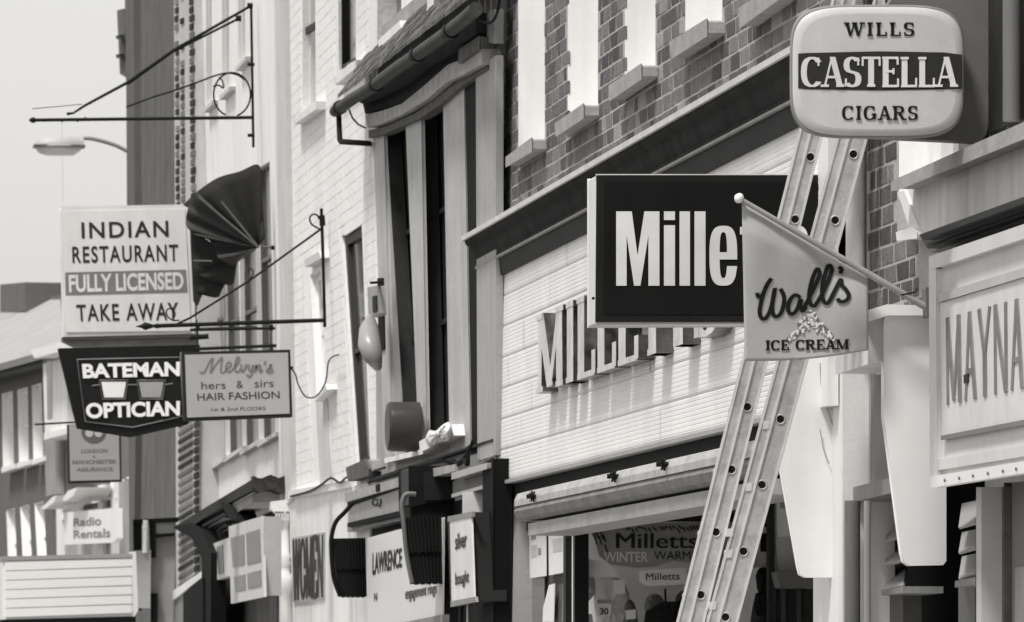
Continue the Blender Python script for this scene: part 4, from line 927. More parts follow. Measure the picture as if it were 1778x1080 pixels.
# lantern sign: silver bought
SV = thing('lantern_sign', 'slim lantern sign reading silver bought with pale front face, at the timber building', 'sign', PC.p(800, 1050, .3))
PSV = Pl(PC.a-.24)
Lf = [(781,905),(818,896),(823,1038),(784,1046)]
mb = MB(); f4 = [PSV.p(*q) for q in Lf]
slab('lantern_case', PSV, [(777,899),(820,889),(825,1044),(782,1052)], -.17, 0, mat('lantern_case_dark', .17, .5), SV)
LFc = slab('face', PSV, Lf, 0, .01, mat('lantern_face', .84, .4), SV)
slab('top_rail', PSV, [(777,897),(820,888),(820,897),(777,906)], 0, .015, mat('lantern_rail_grey', .5, .5), SV); slab('bottom_rail', PSV, [(782,1044),(825,1036),(826,1045),(782,1054)], 0, .015, MATS['lantern_rail_grey'], SV)
for s_, y in (('silver', 926), ('bought', 994)):
    q = Q(PSV, (791,y), (811 if s_ == 'silver' else 815,y-5), (811 if s_ == 'silver' else 815,y+24), (791,y+29), w=.011); words(s_, q, (0, 1, 0, 1), MATS['dark_print'], LFc, .02)
pipe('hanger', [PSV.p(800,1048,-.08), PSV.p(800,1400,-.08)], .012, black, SV); pipe('hanger', [PSV.p(812,1046,-.02), PSV.p(812,1400,-.02)], .006, alu, SV)

# ================================================================== WHITEWASHED BRICK BUILDING
PD_ = Pl(KW+.10, 0, -.036)
D = building('whitewashed_building', 'tall whitewashed brick building with dark sash windows between the stucco house and timber front', 24)
dh = [[(524,-430),(546,-440),(548,182),(526,200)], [(585,-430),(617,-450),(618,106),(588,124)], [(593,410),(628,389),(643,808),(620,816)], [(538,478),(556,462),(569,672),(550,684)]]
gpD = lambda px: ground_px(px, PD_)
wall('wall', PD_, [(478,-460),(655,-460),(655,240),(672,836),(500,868),(488,400)], dh, .3, whitewash, D, reveal=.05)
PDW = dict(vj=1, joint=.005, proud=.001, jit=.0007, course=.0762)
brickfield(PD_, [(492,-200),(640,-200),(640,180),(648,260),(668,834),(503,862),(494,400)], [[(524,-430),(548,-440),(550,215),(524,215)], [(583,-430),(619,-450),(620,150),(583,150)], [(592,404),(630,384),(647,830),(616,835)], [(526,440),(556,430),(572,840),(546,840)], ], D, [(whitewash, 1)], maxobj=0, single=whitewash, **PDW)
pale_pane = mat('pale_reflecting_pane', .66, .15, .2, 3)
window(PD_, dh[0], D, depth=.05, fm=white_clean, pm=pale_pane, bars=(1, 2), fw=.05)
slab('window_head', PD_, [(524,52),(546,38),(546,50),(525,64)], -.04, -.02, dk_wood, D)
window(PD_, dh[1], D, depth=.02, fm=black, pm=dglass, bars=(1, 2), fw=.04)
window(PD_, dh[2], D, depth=.02, fm=mat('dark_sash_frame', .26, .5), pm=mat('dim_glass', .3, .12, .4, 2), bars=(1, 2), fw=.07)
window(PD_, dh[3], D, depth=.05, fm=white_clean, pm=pale_pane, bars=(1, 2), fw=.05)
slab('window_hood', PD_, [(527,452),(554,436),(557,448),(530,464)], 0, .06, cream2, D)
slab('window_recess', PD_, [(548,690),(567,672),(577,838),(556,846)], -.01, .008, cream2, D)
for f in ([(506,210),(538,182),(548,176),(548,190),(510,216)], [(579,140),(604,112),(618,104),(618,118),(581,148)], [(602,818),(640,798),(646,800),(647,818),(604,830)], [(545,690),(566,668),(568,676),(546,698)]):
    slab('window_sill', PD_, f, -.02, .07, stone if f[0][0] == 602 else white, D)
slab('sill_block', PD_, [(600,812),(632,798),(640,814),(640,826),(604,836)], 0, .09, stone_dk, D)
# pipes and cables on it
slab('string_course', PD_, [(500,852),(604,834),(604,846),(500,866)], 0, .05, white, D)
slab('ground_wall', PD_, [(500,866),(606,846),(640,836),(640,gpD(640)),(500,gpD(500))], -.3, .02, white, D)
ON = tag(slab('painted_panel', PD_, [(507,934),(562,924),(562,1040),(508,1046)], .02, .032, mat('pale_streaked_panel', .72, .7, .15, 9, streak=.3)), 'panel of very tall dark letters painted on the white ground-floor wall', 'sign')
qo = Q(PD_, (508,938), (562,928), (562,1036), (509,1042), w=.0325)
slabtext('WOMEN', qo, (0, 1, 0, 1), mat('faded_dark_print', .3, .7, .3, 20), ON, D=.13, d=.09, h=.05, serif=False, gap=-.02)
P = smooth([PD_.p(x, y, w_) for x, y, w_ in ((506,640,.7),(513,650,.6),(518,668,.5),(530,688,.35),(545,690,.2),(556,680,.1),(566,660,.06),(570,630,.05),(577,620,.05),(588,616,.05))], 5)
tag(pipe('sign_cable', P, .005, iron), 'black cable drooping from the hair fashion sign to the white wall', 'cable')
P = smooth([PD_.p(x, y, .06) for x, y in ((505,862),(540,852),(560,840),(575,830),(590,838),(604,828),(640,820),(668,812))], 4)
tag(pipe('wall_cable', P, .008, iron), 'black cable running along the foot of the whitewashed wall above the shops', 'cable')
P = smooth([PC.p(x, y, .08) for x, y in ((640,838),(690,822),(740,806),(770,800),(786,806),(800,800),(812,786),(822,764))], 4)
tag(pipe('wall_cable', P, .01, blackm), 'black cable rising along the grey frieze towards the dark slot', 'cable')
P = smooth([PC.p(x, y, .1) for x, y in ((782,812),(786,800),(796,806),(806,798),(812,806),(812,780))], 4)
tag(pipe('wall_cable', P, .013, blackm), 'tangle of thick black cable above the silver rail of the timber building', 'cable')
mass(D, KW+.5, KW+8, yf(22.6), yf(28), 8, white)

# ================================================================== STUCCO HOUSE WITH BAY SHOP
PE = Pl(KW+.10, 0, -.036)
E = building('stucco_house', 'pale stucco house with narrow windows, bay shop front and broad pale corner pilaster', 28)
eh = [[(349,430),(362,422),(364,800),(350,808)], [(372,428),(386,420),(392,792),(378,802)], [(400,440),(416,430),(421,776),(405,786)], [(428,420),(444,410),(450,764),(433,774)], [(456,290),(468,280),(478,752),(463,760)],
      [(356,-430),(366,-440),(368,176),(358,184)], [(384,-430),(396,-440),(398,152),(386,162)], [(412,-430),(424,-440),(426,100),(414,112)]]
eh = [[(h[0][0]-14, h[0][1]+6), h[1], h[2], (h[3][0]-12, h[3][1]+5)] for h in eh[:5]]+eh[5:]
gpE = lambda px: ground_px(px, PE)
wall('wall', PE, [(340,-460),(492,-460),(500,400),(506,870),(353,940)], eh, .3, cream, E, reveal=.045)
dim = mat('dim_blue_glass', .34, .12, .3, 2)
for h in eh[:5]: window(PE, h, E, depth=.035, fm=mat('shaded_sash', .4, .6), pm=dim, bars=(1, 3), fw=.015)
for h in eh[5:]: window(PE, h, E, depth=.03, fm=white_clean, pm=mat('pale_shaded_pane', .74, .3, .1, 3), bars=(1, 2), fw=.04)
for h in eh: 
    x0, y0_ = h[3]; x1, y1_ = h[2]
    slab('window_sill', PE, [(x0-5,y0_+4),(x1,y1_-2),(x1,y1_+5),(x0-5,y0_+12)], -.01, .05, cream2, E)
slab('corner_pilaster', PE, [(464,-460),(487,-460),(506,870),(486,880)], 0, .04, cream2, E)
slab('rail_top', PE, [(464,-460),(467,-460),(489,878),(486,880)], .04, .05, cream, E)
mass(E, KW+.5, KW+8, yf(28)+.1, yf(30.9), 9, cream)
# bay shop front: cornice with brackets, sign lantern, column
PB_ = Pl(KW+.02)
slab('bay_cornice', PB_, [(300,916),(345,888),(395,858),(442,830),(443,848),(400,872),(350,902),(318,926)], -.1, .28, mat('dark_lead_roof', .24, .8, .4, 12, fine=.2, bump=.5), E)
BY = PB_.p(443, 850, .28).y
slab('cornice_block', PY(BY-.02), [(441,826),(452,832),(470,824),(484,830),(500,824),(507,838),(508,850),(488,858),(470,850),(450,856),(442,846)], -.2, .05, mat('sooty_block', .26, .9, .5, 14, bump=.8, fine=.25), E)
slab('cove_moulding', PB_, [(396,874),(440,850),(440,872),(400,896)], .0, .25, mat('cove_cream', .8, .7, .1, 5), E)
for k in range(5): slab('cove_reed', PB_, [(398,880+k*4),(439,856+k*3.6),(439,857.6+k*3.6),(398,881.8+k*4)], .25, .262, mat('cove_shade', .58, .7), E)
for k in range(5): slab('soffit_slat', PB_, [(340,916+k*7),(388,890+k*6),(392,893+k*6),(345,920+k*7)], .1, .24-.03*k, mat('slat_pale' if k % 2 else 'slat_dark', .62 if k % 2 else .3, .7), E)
P = [PB_.p(x, y, .29) for x, y in ((383,872),(395,874),(404,884),(410,898),(412,904),(400,902),(390,888))]
mb = MB(); mb.prism(P, (.16,0,0)); obj('console_bracket', mb, blackm, E)
P = [PB_.p(x, y, .3) for x, y in ((300,915),(330,908),(350,922),(366,960),(366,1300),(350,1300),(350,968),(332,934),(312,922))]
mb = MB(); mb.prism(P, (.12,0,0)); obj('console_bracket', mb, blackm, E)
slab('bay_wall', PB_, [(352,930),(480,890),(480,1600),(352,1700)], 0, .02, mat('dim_bay', .3, .7, .3, 4), E)
LS = thing('lantern_sign', 'pale box sign with four dark panes hanging in front of the bay shop', 'sign', PB_.p(430, 1045, .4))
PLs = Pl(KW-.36)
slab('front_panel', PLs, [(397,914),(455,896),(458,1036),(401,1048)], -.02, 0, mat('lantern_pale', .76, .6, .06, 6), LS)
for q_ in ([(400,934),(423,928),(424,980),(404,984)], [(427,926),(450,919),(452,974),(429,980)], [(406,1002),(425,997),(426,1023),(408,1027)], [(429,996),(452,990),(453,1017),(430,1022)]):
    slab('dark_pane', PLs, q_, 0, .006, mat('lantern_dark_pane', .36, .3, .3, 20), LS)
p_ = PLs.p(456, 960); mb = MB(); z0, z1 = PLs.p(457,1034).z, PLs.p(456,897).z
mb.box((p_.x+.005, p_.y-.02, z0), (p_.x+.13, p_.y-.001, z1)); obj('side_panel', mb, mat('lantern_side', .66, .6), LS)
LS2 = thing('showcase', 'small pale framed showcase behind and left of the four-pane box sign', 'frame', PB_.p(382, 1000, .3))
slab('frame', PB_, [(370,944),(396,934),(398,1000),(374,1008)], .2, .25, mat('lantern_pale', .76), LS2); slab('pane', PB_, [(376,950),(386,946),(388,994),(379,997)], .25, .256, MATS['lantern_dark_pane'], LS2)
# column with capital
CY = BY-.08; PCo = PY(CY)
CO = thing('shop_column', 'turned white column with moulded capital at the right end of the bay shop', 'column', PCo.p(494, 1500))
cx = 494; cc = lambda y: PCo.p(cx, y); prof = [(884,.055),(890,.062),(896,.05),(902,.058),(908,.045),(915,.03),(925,.032),(960,.034),(966,.05),(972,.04),(978,.05),(984,.036),(994,.04),(1000,.055),(1012,.06),(1026,.055),(1034,.04),(1050,.038),(1500,.038)]
mb = MB(); mb.tube([cc(y) for y, r in prof], [r for y, r in prof], 18); obj('shaft', mb, white, CO)
slab('capital', PCo, [(472,872),(508,868),(508,882),(500,890),(480,890),(472,884)], -.06, .06, white, CO, bev=.006)
for i in range(5): slab('capital_leaf', PCo, [(478+i*5,888),(482+i*5,888),(481+i*5,903),(479+i*5,903)], .03, .06, cream2, CO)
slab('ground_pier', PB_, [(480,890),(506,880),(506,1700),(484,1700)], -.1, -.0, mat('grey_pier', .6, .8, .1, 5), E)  # plain grey wall behind the white column

# ------------------------------------------------------------------ dark folded canopy
CPYv = PE.p(464, 300, .04).y-.25; CPY = PY(CPYv)
def fold(name, outline, pivot, m, parent, amp=.05, y_off=0, seg=5):
    pl = PY(CPYv+y_off); P = smooth([(x, y, 0) for x, y in outline], seg); n = len(P); rings = []; K_ = 7
    for k in range(1, K_+1):
        t = k/K_; rings.append([pl.p(pivot[0]+(p.x-pivot[0])*t, pivot[1]+(p.y-pivot[1])*t, amp*t*(math.sin(i*.31+k*.2+y_off*9)+.45*math.sin(i*.83+1.7*y_off+k*.1))+.12*t*(1-t)) for i, p in enumerate(P)])
    c = pl.p(*pivot, 0); vs = [c]+[v for r_ in rings for v in r_]
    fs = [(0, 1+i, 2+i) for i in range(n-1)]+[(1+k*n+i, 1+(k+1)*n+i, 2+(k+1)*n+i, 2+k*n+i) for k in range(K_-1) for i in range(n-1)]
    mb = MB(); mb.add(vs, fs, True); o = obj(name, mb, m, parent); md = o.modifiers.new('s', 'SOLIDIFY'); md.thickness = .006; return o
cloth_dk = mat('dark_canopy_cloth', .2, .8, .15, 5, bump=.3, bscale=120)
CN = thing('window_canopy', 'dark fabric canopy folded like a fan beside the top of the restaurant sign', 'canopy', CPY.p(449, 428))
fold('fabric_panel', [(459,413),(455,350),(451,288),(415,298),(378,309),(342,333),(328,346),(318,356)], (450,428), cloth_dk, CN, .05, .12)
fold('fabric_panel', [(342,333),(330,352),(324,372),(324,390),(334,404),(352,412),(366,420),(373,436),(382,450),(404,461),(418,447),(432,436)], (447,430), mat('dark_canopy_cloth_worn', .27, .8, .15, 5, bump=.3), CN, .07, 0)
fold('fabric_panel', [(334,400),(332,440),(336,470),(352,480),(374,490),(404,494),(408,470)], (412,450), cloth_dk, CN, .04, .1)
fold('fabric_panel', [(335,460),(336,500),(352,512),(378,516),(386,500),(392,480)], (395,478), cloth_dk, CN, .03, .14)
slab('canopy_back', CPY, [(330,350),(345,352),(352,420),(356,500),(344,530),(338,520)], -.3, -.16, cloth_dk, CN)
for o_ in ((378,310),(404,340),(430,300)): pass
for pts in ([(452,428),(475,430)], [(449,430),(384,350)], [(449,430),(344,342)]):
    pipe('hoop_rod', [CPY.p(x, y, .13) for x, y in pts], .008, mat('rod_grey', .34, .6), CN)
c = CPY.p(474, 430, .13); mb = MB(); mb.tube([c+Vector((-.015,0,0)), c+Vector((.012,0,0))], .016, 10); obj('rod_knob', mb, iron, CN)
slab('pleat_edge', CPY, [(336,451),(368,452),(368,454),(336,453)], .1, .11, mat('pale_hem', .42), CN)

# ================================================================== SIGNS ON THE LEFT
def lettering_frame(pl, x0, x1, y0, y1, w=.013, lean=0):
    return Q(pl, (x0,y0), (x1,y0), (x1+lean,y1), (x0+lean,y1), w=w)
PI_ = PY(yf(26.6))
IS = thing('restaurant_sign', 'white box sign reading INDIAN RESTAURANT FULLY LICENSED TAKE AWAY on the far left', 'sign', PI_.p(225, 585))
mb = MB(); mb.ngon([PI_.p(x, y) for x, y in ((108,361),(327,357),(338,580),(113,584))], (0, .2, 0)); obj('sign_case', mb, mat('sign_white_case', .82, .45), IS, bev=.01)
If = slab('face', PI_, [(109,367),(321,363),(332,574),(115,577)], 0, .01, mat('sign_face_grey_white', .84, .35, .06, 5, streak=.08, fine=.03), IS)
IB = slab('band', PI_, [(113,473),(323,468),(326,508),(114,513)], .01, .012, mat('band_grey', .46, .5, .08, 5), If)
ink = mat('sign_ink', .22, .6, .15, 6)
def line_(s, pts, m, parent, pl, w=.0125, bold=.03, sp=1.0): return words(s, Q(pl, *pts, w=w), (0, 1, 0, 1), m, parent, bold, w=(0, .001), sp=sp)
line_('INDIAN', ((141,386),(292,383),(293,411),(142,414)), ink, If, PI_, bold=.018, sp=1.18)
line_('RESTAURANT', ((125,428),(309,424),(310,454),(126,457)), ink, If, PI_, bold=.018, sp=1.18)
line_('FULLY LICENSED', ((119,477),(318,472),(319,503),(120,508)), mat('band_letter_white', .84, .5), IB, PI_, w=.0135, bold=.03)
line_('TAKE AWAY', ((132,529),(309,525),(310,556),(134,558)), ink, If, PI_, bold=.018, sp=1.18)
slab('bottom_flange', PI_, [(109,585),(345,579),(346,586),(111,591)], -.22, .01, mat('flange_dark', .3, .5), IS)
slab('far_panel', PI_, [(106,592),(345,586),(345,600),(128,603)], -.2, -.1, mat('dull_metal', .55, .5, .2, 9), IS)
pipe('hanging_arm', [PI_.p(336,572), PI_.p(452,569)], .012, iron, IS); pipe('hanging_arm', [PI_.p(330,586), PI_.p(362,584)], .02, iron, IS)

PBt = PY(yf(25.2))
BT = thing('optician_sign', 'black shield-shaped sign reading BATEMAN OPTICIAN with a pair of spectacles', 'sign', PBt.p(228, 757))
sh_o = [(103,606),(346,600),(344,640),(326,735),(228,757),(136,742)]
mb = MB(); mb.ngon([PBt.p(x, y) for x, y in sh_o], (0, .12, 0)); obj('sign_case', mb, mat('sign_black_enamel', .13, .35, .15, 4), BT, bev=.006)
pl_f = [(134,624),(312,620),(320,722),(230,742),(148,732)]
Bf = slab('face', PBt, pl_f, 0, .008, mat('sign_black_face', .15, .3, .15, 4), BT)
mb = MB(); lp = [PBt.p(x, y, .01) for x, y in pl_f]; mb.tube(lp, .0045, 6, True); obj('neon_outline', mb, mat('tube_grey', .5, .4), Bf)
slab('right_edge', PBt, [(313,612),(322,611),(326,728),(318,730)], 0, .02, mat('edge_tube_pale', .62, .4), BT)
bl_ = mat('raised_letter_white', .9, .4, .03, 6)
def block_words(s, pts, bold): 
    uv, fs = text_mb(s, bold); q = Q(PBt, *pts, w=.009); mb = MB(); mb.add([q(a, b, .018) for a, b in uv], fs)
    mb2 = MB(); mb2.add([q(a+.004, b-.02, .004) for a, b in uv], fs); obj('lettering', mb, bl_, Bf)
block_words('BATEMAN', ((142,632),(312,628),(312,653),(144,657)), .04)
block_words('OPTICIAN', ((148,700),(312,696),(312,722),(150,727)), .04)
SPm = mat('spectacle_frame', .42, .4)
for x0, m_, nm in ((176, mat('lens_white', .88, .4), 'lens'), (241, mat('lens_grey', .58, .4), 'lens')):
    P = [(x0,663),(x0+43,663),(x0+38,690),(x0+5,690)]
    slab('lens', PBt, P, .008, .014, m_, Bf); mb = MB(); mb.tube([PBt.p(a+(3 if a > x0+20 else -3), b+(3 if b > 670 else -3), .012) for a, b in P], .006, 6, True); obj('spectacle_rim', mb, SPm, Bf)
for a, b in (((222,668),(238,668)), ((160,670),(173,668)), ((287,668),(300,666))): pipe('spectacle_arm', [PBt.p(*a, .012), PBt.p(*b, .012)], .005, SPm, Bf, 6)
pipe('hanging_arm', [PBt.p(340,606), PBt.p(480,600)], .012, iron, BT)

PMl = PY(PD_.p(563, 400, .04).y-.03)
ML = thing('salon_sign', "grey panel sign reading Melvyn's hers & sirs HAIR FASHION hanging from the iron bracket", 'sign', PMl.p(412, 728))
mb = MB(); mb.ngon([PMl.p(x, y) for x, y in ((317,612),(503,608),(507,723),(321,730))], (0, .1, 0)); obj('sign_case', mb, mat('salon_case', .2, .5), ML, bev=.004)
Mf = slab('face', PMl, [(321,616),(500,612),(503,718),(325,725)], 0, .006, mat('salon_face', .65, .4, .04, 4, streak=.05), ML)
ss = [[(893,783),(902,792),(915,782),(935,742),(950,724),(946,752),(940,790),(958,760),(984,728),(992,722),(988,755),(986,784),(996,790),(1008,778)],
 [(1008,776),(1028,760),(1030,746),(1018,744),(1008,765),(1014,784),(1030,782),(1042,770)], [(1042,770),(1066,738),(1068,722),(1058,722),(1050,750),(1050,780),(1064,784),(1074,772)],
 [(1076,752),(1080,782),(1090,776),(1100,752)], [(1110,752),(1110,774),(1120,778),(1130,756),(1126,788),(1112,806),(1102,796)], [(1138,784),(1144,754),(1144,772),(1156,754),(1162,762),(1160,784),(1172,776)], [(1184,738),(1180,750)], [(1188,782),(1206,758),(1210,752),(1208,764),(1216,778),(1204,786),(1194,782)]]
script(ss, PMl, lambda x, y: (x/2.571, 340+y/2.571), 1.5, mat('salon_script', .45, .5), Mf, w=.009)
sink = mat('salon_ink', .3, .5)
line_('hers', ((349,663),(392,662),(392,675),(350,676)), sink, Mf, PMl, .0065, .0); line_('&', ((410,661),(422,661),(422,674),(411,674)), sink, Mf, PMl, .0065, .0); line_('sirs', ((442,660),(475,659),(475,672),(442,673)), sink, Mf, PMl, .0065, .0)
line_('HAIR FASHION', ((342,683),(485,679),(486,692),(343,696)), sink, Mf, PMl, .0065, .01)
line_('1st & 2nd FLOORS', ((367,708),(461,706),(461,712),(367,714)), sink, Mf, PMl, .0065, .0)
for a, b in (((471,570),(470,609)), ((343,574),(343,612))): pipe('hanger_rod', [PMl.p(*a, -.03), PMl.p(*b, -.03)], .005, iron, ML, 6)
slab('cable_gland', PMl, [(503,636),(509,636),(509,642),(503,642)], -.06, -.02, iron, ML)
# iron bracket over it
IR = thing('wall_bracket', 'black wrought-iron bracket with spear tip holding the salon sign', 'bracket', PMl.p(562, 560))
bar = [PMl.p(268,566,-.03), PMl.p(562,556,-.03)]; pipe('arm', bar, .014, iron, IR)
mb = MB(); mb.tube([PMl.p(x, y, -.03) for x, y in ((236,567),(245,566.5),(252,566.3),(262,566.1),(268,566),(272,566),(278,566))], [.002,.012,.028,.016,.008,.018,.014], 10); obj('spear_tip', mb, iron, IR)
pipe('back_plate', [PMl.p(558,362,-.03), PMl.p(561,450,-.03), PMl.p(564,568,-.03)], .011, iron, IR)
mb = MB(); mb.tube([PMl.p(559,374,-.03), PMl.p(560,392,-.03)], .02, 8); obj('plate_knuckle', mb, iron, IR)
pipe('stay', [PMl.p(557,398,-.03), PMl.p(432,488,-.03), PMl.p(330,552,-.03), PMl.p(304,564,-.03)], .0075, iron, IR)
pipe('scroll', smooth([PMl.p(x, y, -.03) for x, y in ((556,398),(548,394),(540,388),(538,378),(544,372),(551,374),(554,380))], 4), .006, iron, IR, 6)
pipe('scroll', smooth([PMl.p(x, y, -.03) for x, y in ((312,556),(300,556),(290,548),(290,538),(298,536),(304,544),(302,552))], 4), .005, iron, IR, 6)
pipe('scroll', smooth([PMl.p(x, y, -.03) for x, y in ((428,490),(436,482),(440,472),(434,466),(430,474))], 4), .005, iron, IR, 6)
pipe('hanging_bar', [PMl.p(330,573,-.03), PMl.p(478,570,-.03)], .009, iron, IR, 8)
for x in (343, 471): pipe('bar_clip', [PMl.p(x,564,-.03), PMl.p(x,574,-.03)], .014, iron, IR)

# upper iron bracket with wires
PU = PY(PE.p(440, 60, .04).y-.03)
UB = thing('wall_bracket', 'long iron bracket with large scroll ring and spear tip high against the sky', 'bracket', PU.p(438, 205))
pipe('arm', [PU.p(60,208.5), PU.p(438,204)], .013, iron, UB)
mb = MB(); mb.tube([PU.p(x, 208.6) for x in (50,54,58,63,66)], [.003,.018,.024,.012,.008], 10); obj('spear_tip', mb, iron, UB)
pipe('back_plate', [PU.p(436,8), PU.p(438,130), PU.p(440,256)], .010, iron, UB)
for y in (112, 235): pipe('plate_pin', [PU.p(430,y), PU.p(442,y)], .013, iron, UB)
ring = [PU.p(403+32*math.cos(a), 164+38*math.sin(a)) for a in [R(d) for d in range(-250, 75, 12)]]
pipe('scroll_ring', ring, .007, iron, UB, 7)
pipe('scroll_arm', smooth([PU.p(x, y) for x, y in ((219,186),(262,170),(300,158),(340,144),(372,132),(394,127),(412,130),(424,138))], 4), .007, iron, UB, 7)
pipe('scroll_curl', smooth([PU.p(x, y) for x, y in ((370,150),(380,148),(388,153),(386,140),(380,134))], 4), .006, iron, UB, 6)
pipe('stay', [PU.p(434,11), PU.p(300,88), PU.p(222,143), PU.p(146,184), PU.p(128,196), PU.p(116,198)], [.010,.012,.012,.010,.008,.012], iron, UB)
pipe('stay', [PU.p(415,32), PU.p(300,90), PU.p(222,146)], .009, iron, UB)
for x, y in ((434,10),(414,32)): mb = MB(); c = PU.p(x, y); mb.tube([c-Vector((.02,0,0)), c+Vector((.02,0,0))], .022, 8); obj('stay_knob', mb, iron, UB)
pipe('wire', [PU.p(56,189), PU.p(110,184), PU.p(142,181)], .003, iron, UB, 5)
for x, y in ((108,208),(135,208),(148,206)): pipe('drop_pin', [PU.p(x,y-3), PU.p(x,y+4)], .006, iron, UB, 6)
pipe('drop_wire', [PU.p(107,212), PU.p(109,300), PU.p(109,350)], .0015, mat('thin_wire', .6), UB, 4)

# street lamp
LY = yf(38.2); PL2 = PY(LY)
SLm = thing('street_lamp', 'street lamp with flat lozenge head against the sky at far left', 'street lamp', Vector((PL2.p(262,400).x, LY, .11)))
body = [(57,252,.004),(62,246,.05),(75,240,.11),(95,237,.14),(120,237,.14),(140,242,.10),(150,246,.05)]
mb = MB(); top = loft([[PL2.p(57+(148-57)*t_, y_, 0) for t_, y_ in ((0,254),(1,254))]]) if False else None
def halfpod(ps, drop, m, nm):
    rings = []
    for x, y, r in ps:
        c0 = PL2.p(x, 255); h = (PL2.p(x, y)-c0).z; rings.append([c0+Vector((0, r*math.cos(a), h*math.sin(a))) for a in [math.pi*k/10 for k in range(11)]])
    n = 11; mb = MB(); vs = [v for r_ in rings for v in r_]; mb.add(vs, [(k*n+i, k*n+i+1, (k+1)*n+i+1, (k+1)*n+i) for k in range(len(rings)-1) for i in range(n-1)], True); mb.add([rings[0][i] for i in range(n)], [tuple(range(n))]); mb.add(rings[-1], [tuple(range(n))])
    return obj(nm, mb, m, SLm)
halfpod([(58,250,.03),(64,241,.09),(78,236,.13),(100,234,.14),(125,236,.13),(145,238,.08)], 0, mat('lamp_hood_grey', .66, .5, .08, 5), 'lamp_hood')
halfpod([(62,259,.03),(68,266,.08),(80,270,.11),(105,271,.12),(128,270,.1),(140,262,.05)], 0, mat('lamp_bowl', .86, .2, .03, 5), 'lamp_bowl')
mb = MB(); c0, c1_ = PL2.p(58,254), PL2.p(147,254); mb.box((c0.x, LY-.13, c0.z-.012), (c1_.x, LY+.13, c0.z+.012)); obj('lamp_rim', mb, mat('lamp_rim_dark', .35, .5), SLm)
pipe('arm', smooth([PL2.p(x, y) for x, y in ((140,241),(152,240),(170,243),(200,252),(224,264),(250,276),(262,300))], 4), .022, mat('lamp_arm', .5, .5), SLm)
cb_ = PL2.p(262, 300); pipe('post', [(cb_.x, LY, .11), (cb_.x, LY, cb_.z)], [.08, .04], mat('lamp_arm', .5), SLm)

# small hanging insurance sign
PX = PY(yf(29.6))
IN = thing('insurance_sign', 'small pale hanging sign with round dark emblem below the optician sign', 'sign', PX.p(165, 838))
mb = MB(); mb.ngon([PX.p(x, y) for x, y in ((117,738),(209,736),(211,836),(119,839))], (0, .04, 0)); obj('sign_case', mb, mat('frame_dark', .24), IN, bev=.003)
If2 = slab('face', PX, [(120,738),(206,736),(208,833),(122,835)], 0, .006, mat('insurance_face', .62, .5, .04, 5), IN)
mb = MB(); mb.ngon([PX.p(163+22*math.cos(2*math.pi*k/28), 748+22*math.sin(2*math.pi*k/28), .009) for k in range(28)], (0, .003, 0)); E1 = obj('emblem', mb, mat('emblem_dark', .35, .5), If2)
for dx in (-8, 8): mb = MB(); mb.ngon([PX.p(163+dx+7*math.cos(2*math.pi*k/14), 752+7*math.sin(2*math.pi*k/14), .0115) for k in range(14)], (0, .002, 0)); obj('emblem_figure', mb, mat('emblem_pale', .7), E1)
ik = mat('insurance_ink', .42, .6)
line_('LONDON', ((141,780),(187,779),(187,786),(141,787)), ik, If2, PX, .0065); line_('&', ((161,791),(166,791),(166,795),(161,795)), ik, If2, PX, .0065)
line_('MANCHESTER', ((126,799),(203,798),(203,805),(126,806)), ik, If2, PX, .0065); line_('ASSURANCE', ((133,812),(196,811),(196,818),(133,819)), ik, If2, PX, .0065)
pipe('hanging_arm', [PX.p(60,737,-.02), PX.p(330,722,-.02)], .008, iron, IN, 8)

# ================================================================== DARK TALL BUILDING BEYOND
PF = Pl(4.10)
FD = building('dark_tall_building', 'tall dark-faced building with pale brick quoins rising behind the restaurant sign', 33)
gF = ground_px(300, PF)
dkface = mat('dark_sooty_brickface', .36, .9, .25, 2.5, streak=.25, bump=.6, fine=.15)
slab('wall', PF, [(209,-500),(303,-500),(306,ground_px(306, PF)),(228,ground_px(228, PF)),(219,150)], -6, 0, dkface, FD)
slab('edge_pipe', PF, [(222,-500),(229,-500),(236,700),(232,1000),(228,1000)], 0, .06, mat('edge_shadow_paint', .33, .8, .1), FD)
slab('quoin_wall', PF, [(300,-500),(343,-500),(346,ground_px(346, PF)),(308,ground_px(308, PF))], -.3, .03, mat('pale_quoin_render', .72, .9, .1, 5), FD)
slab('chimney_stack', PF, [(203,18),(214,15),(219,135),(208,128)], -.5, .0, dkface, FD)
for y in (62, 95): slab('iron_tie', PF, [(201,y),(208,y-2),(209,y+6),(202,y+6)], 0, .05, iron, FD)
dq = mat('quoin_dark_brick', .25, .9, .25, 9, rnd=.35); mq = mat('quoin_mid_brick', .42, .9, .25, 9, rnd=.3)
def patch(pl, x, y, w_, h_, m, parent, name='quoin_brick', s=-.39):
    return slab(name, pl, [(x,y),(x+w_,y+s*w_),(x+w_,y+h_+s*w_),(x,y+h_)], .03, .042, m, parent)
y = -30
while y < 715:
    lx = 8*(y/900)
    if random.random() < .95: patch(PF, 303+lx*.7+random.uniform(-.6,.6), y, 5, 9.5, random.choice((dq, dq, mq)), FD)
    if random.random() < .8: patch(PF, 312+lx*.7, y+4, 5.5, 9.5, random.choice((dq, mq, mq)), FD)
    patch(PF, 328+lx, y-1, 7.5 if int(y/14.7) % 2 else 6, 10.5, dq if random.random() < .75 else mq, FD)
    y += 14.7
while y < 1080:
    t = (y-715)/365
    patch(PF, 309, y+16, 24, 6.5, random.choice((mq, mq, dq)), FD, s=-.6); patch(PF, 336, y-1, 7, 10.5, dq, FD)
    y += 14.7
mass(FD, 4.2, 10, yf(30.9)+.3, yf(34.0), 9.5, dkface)

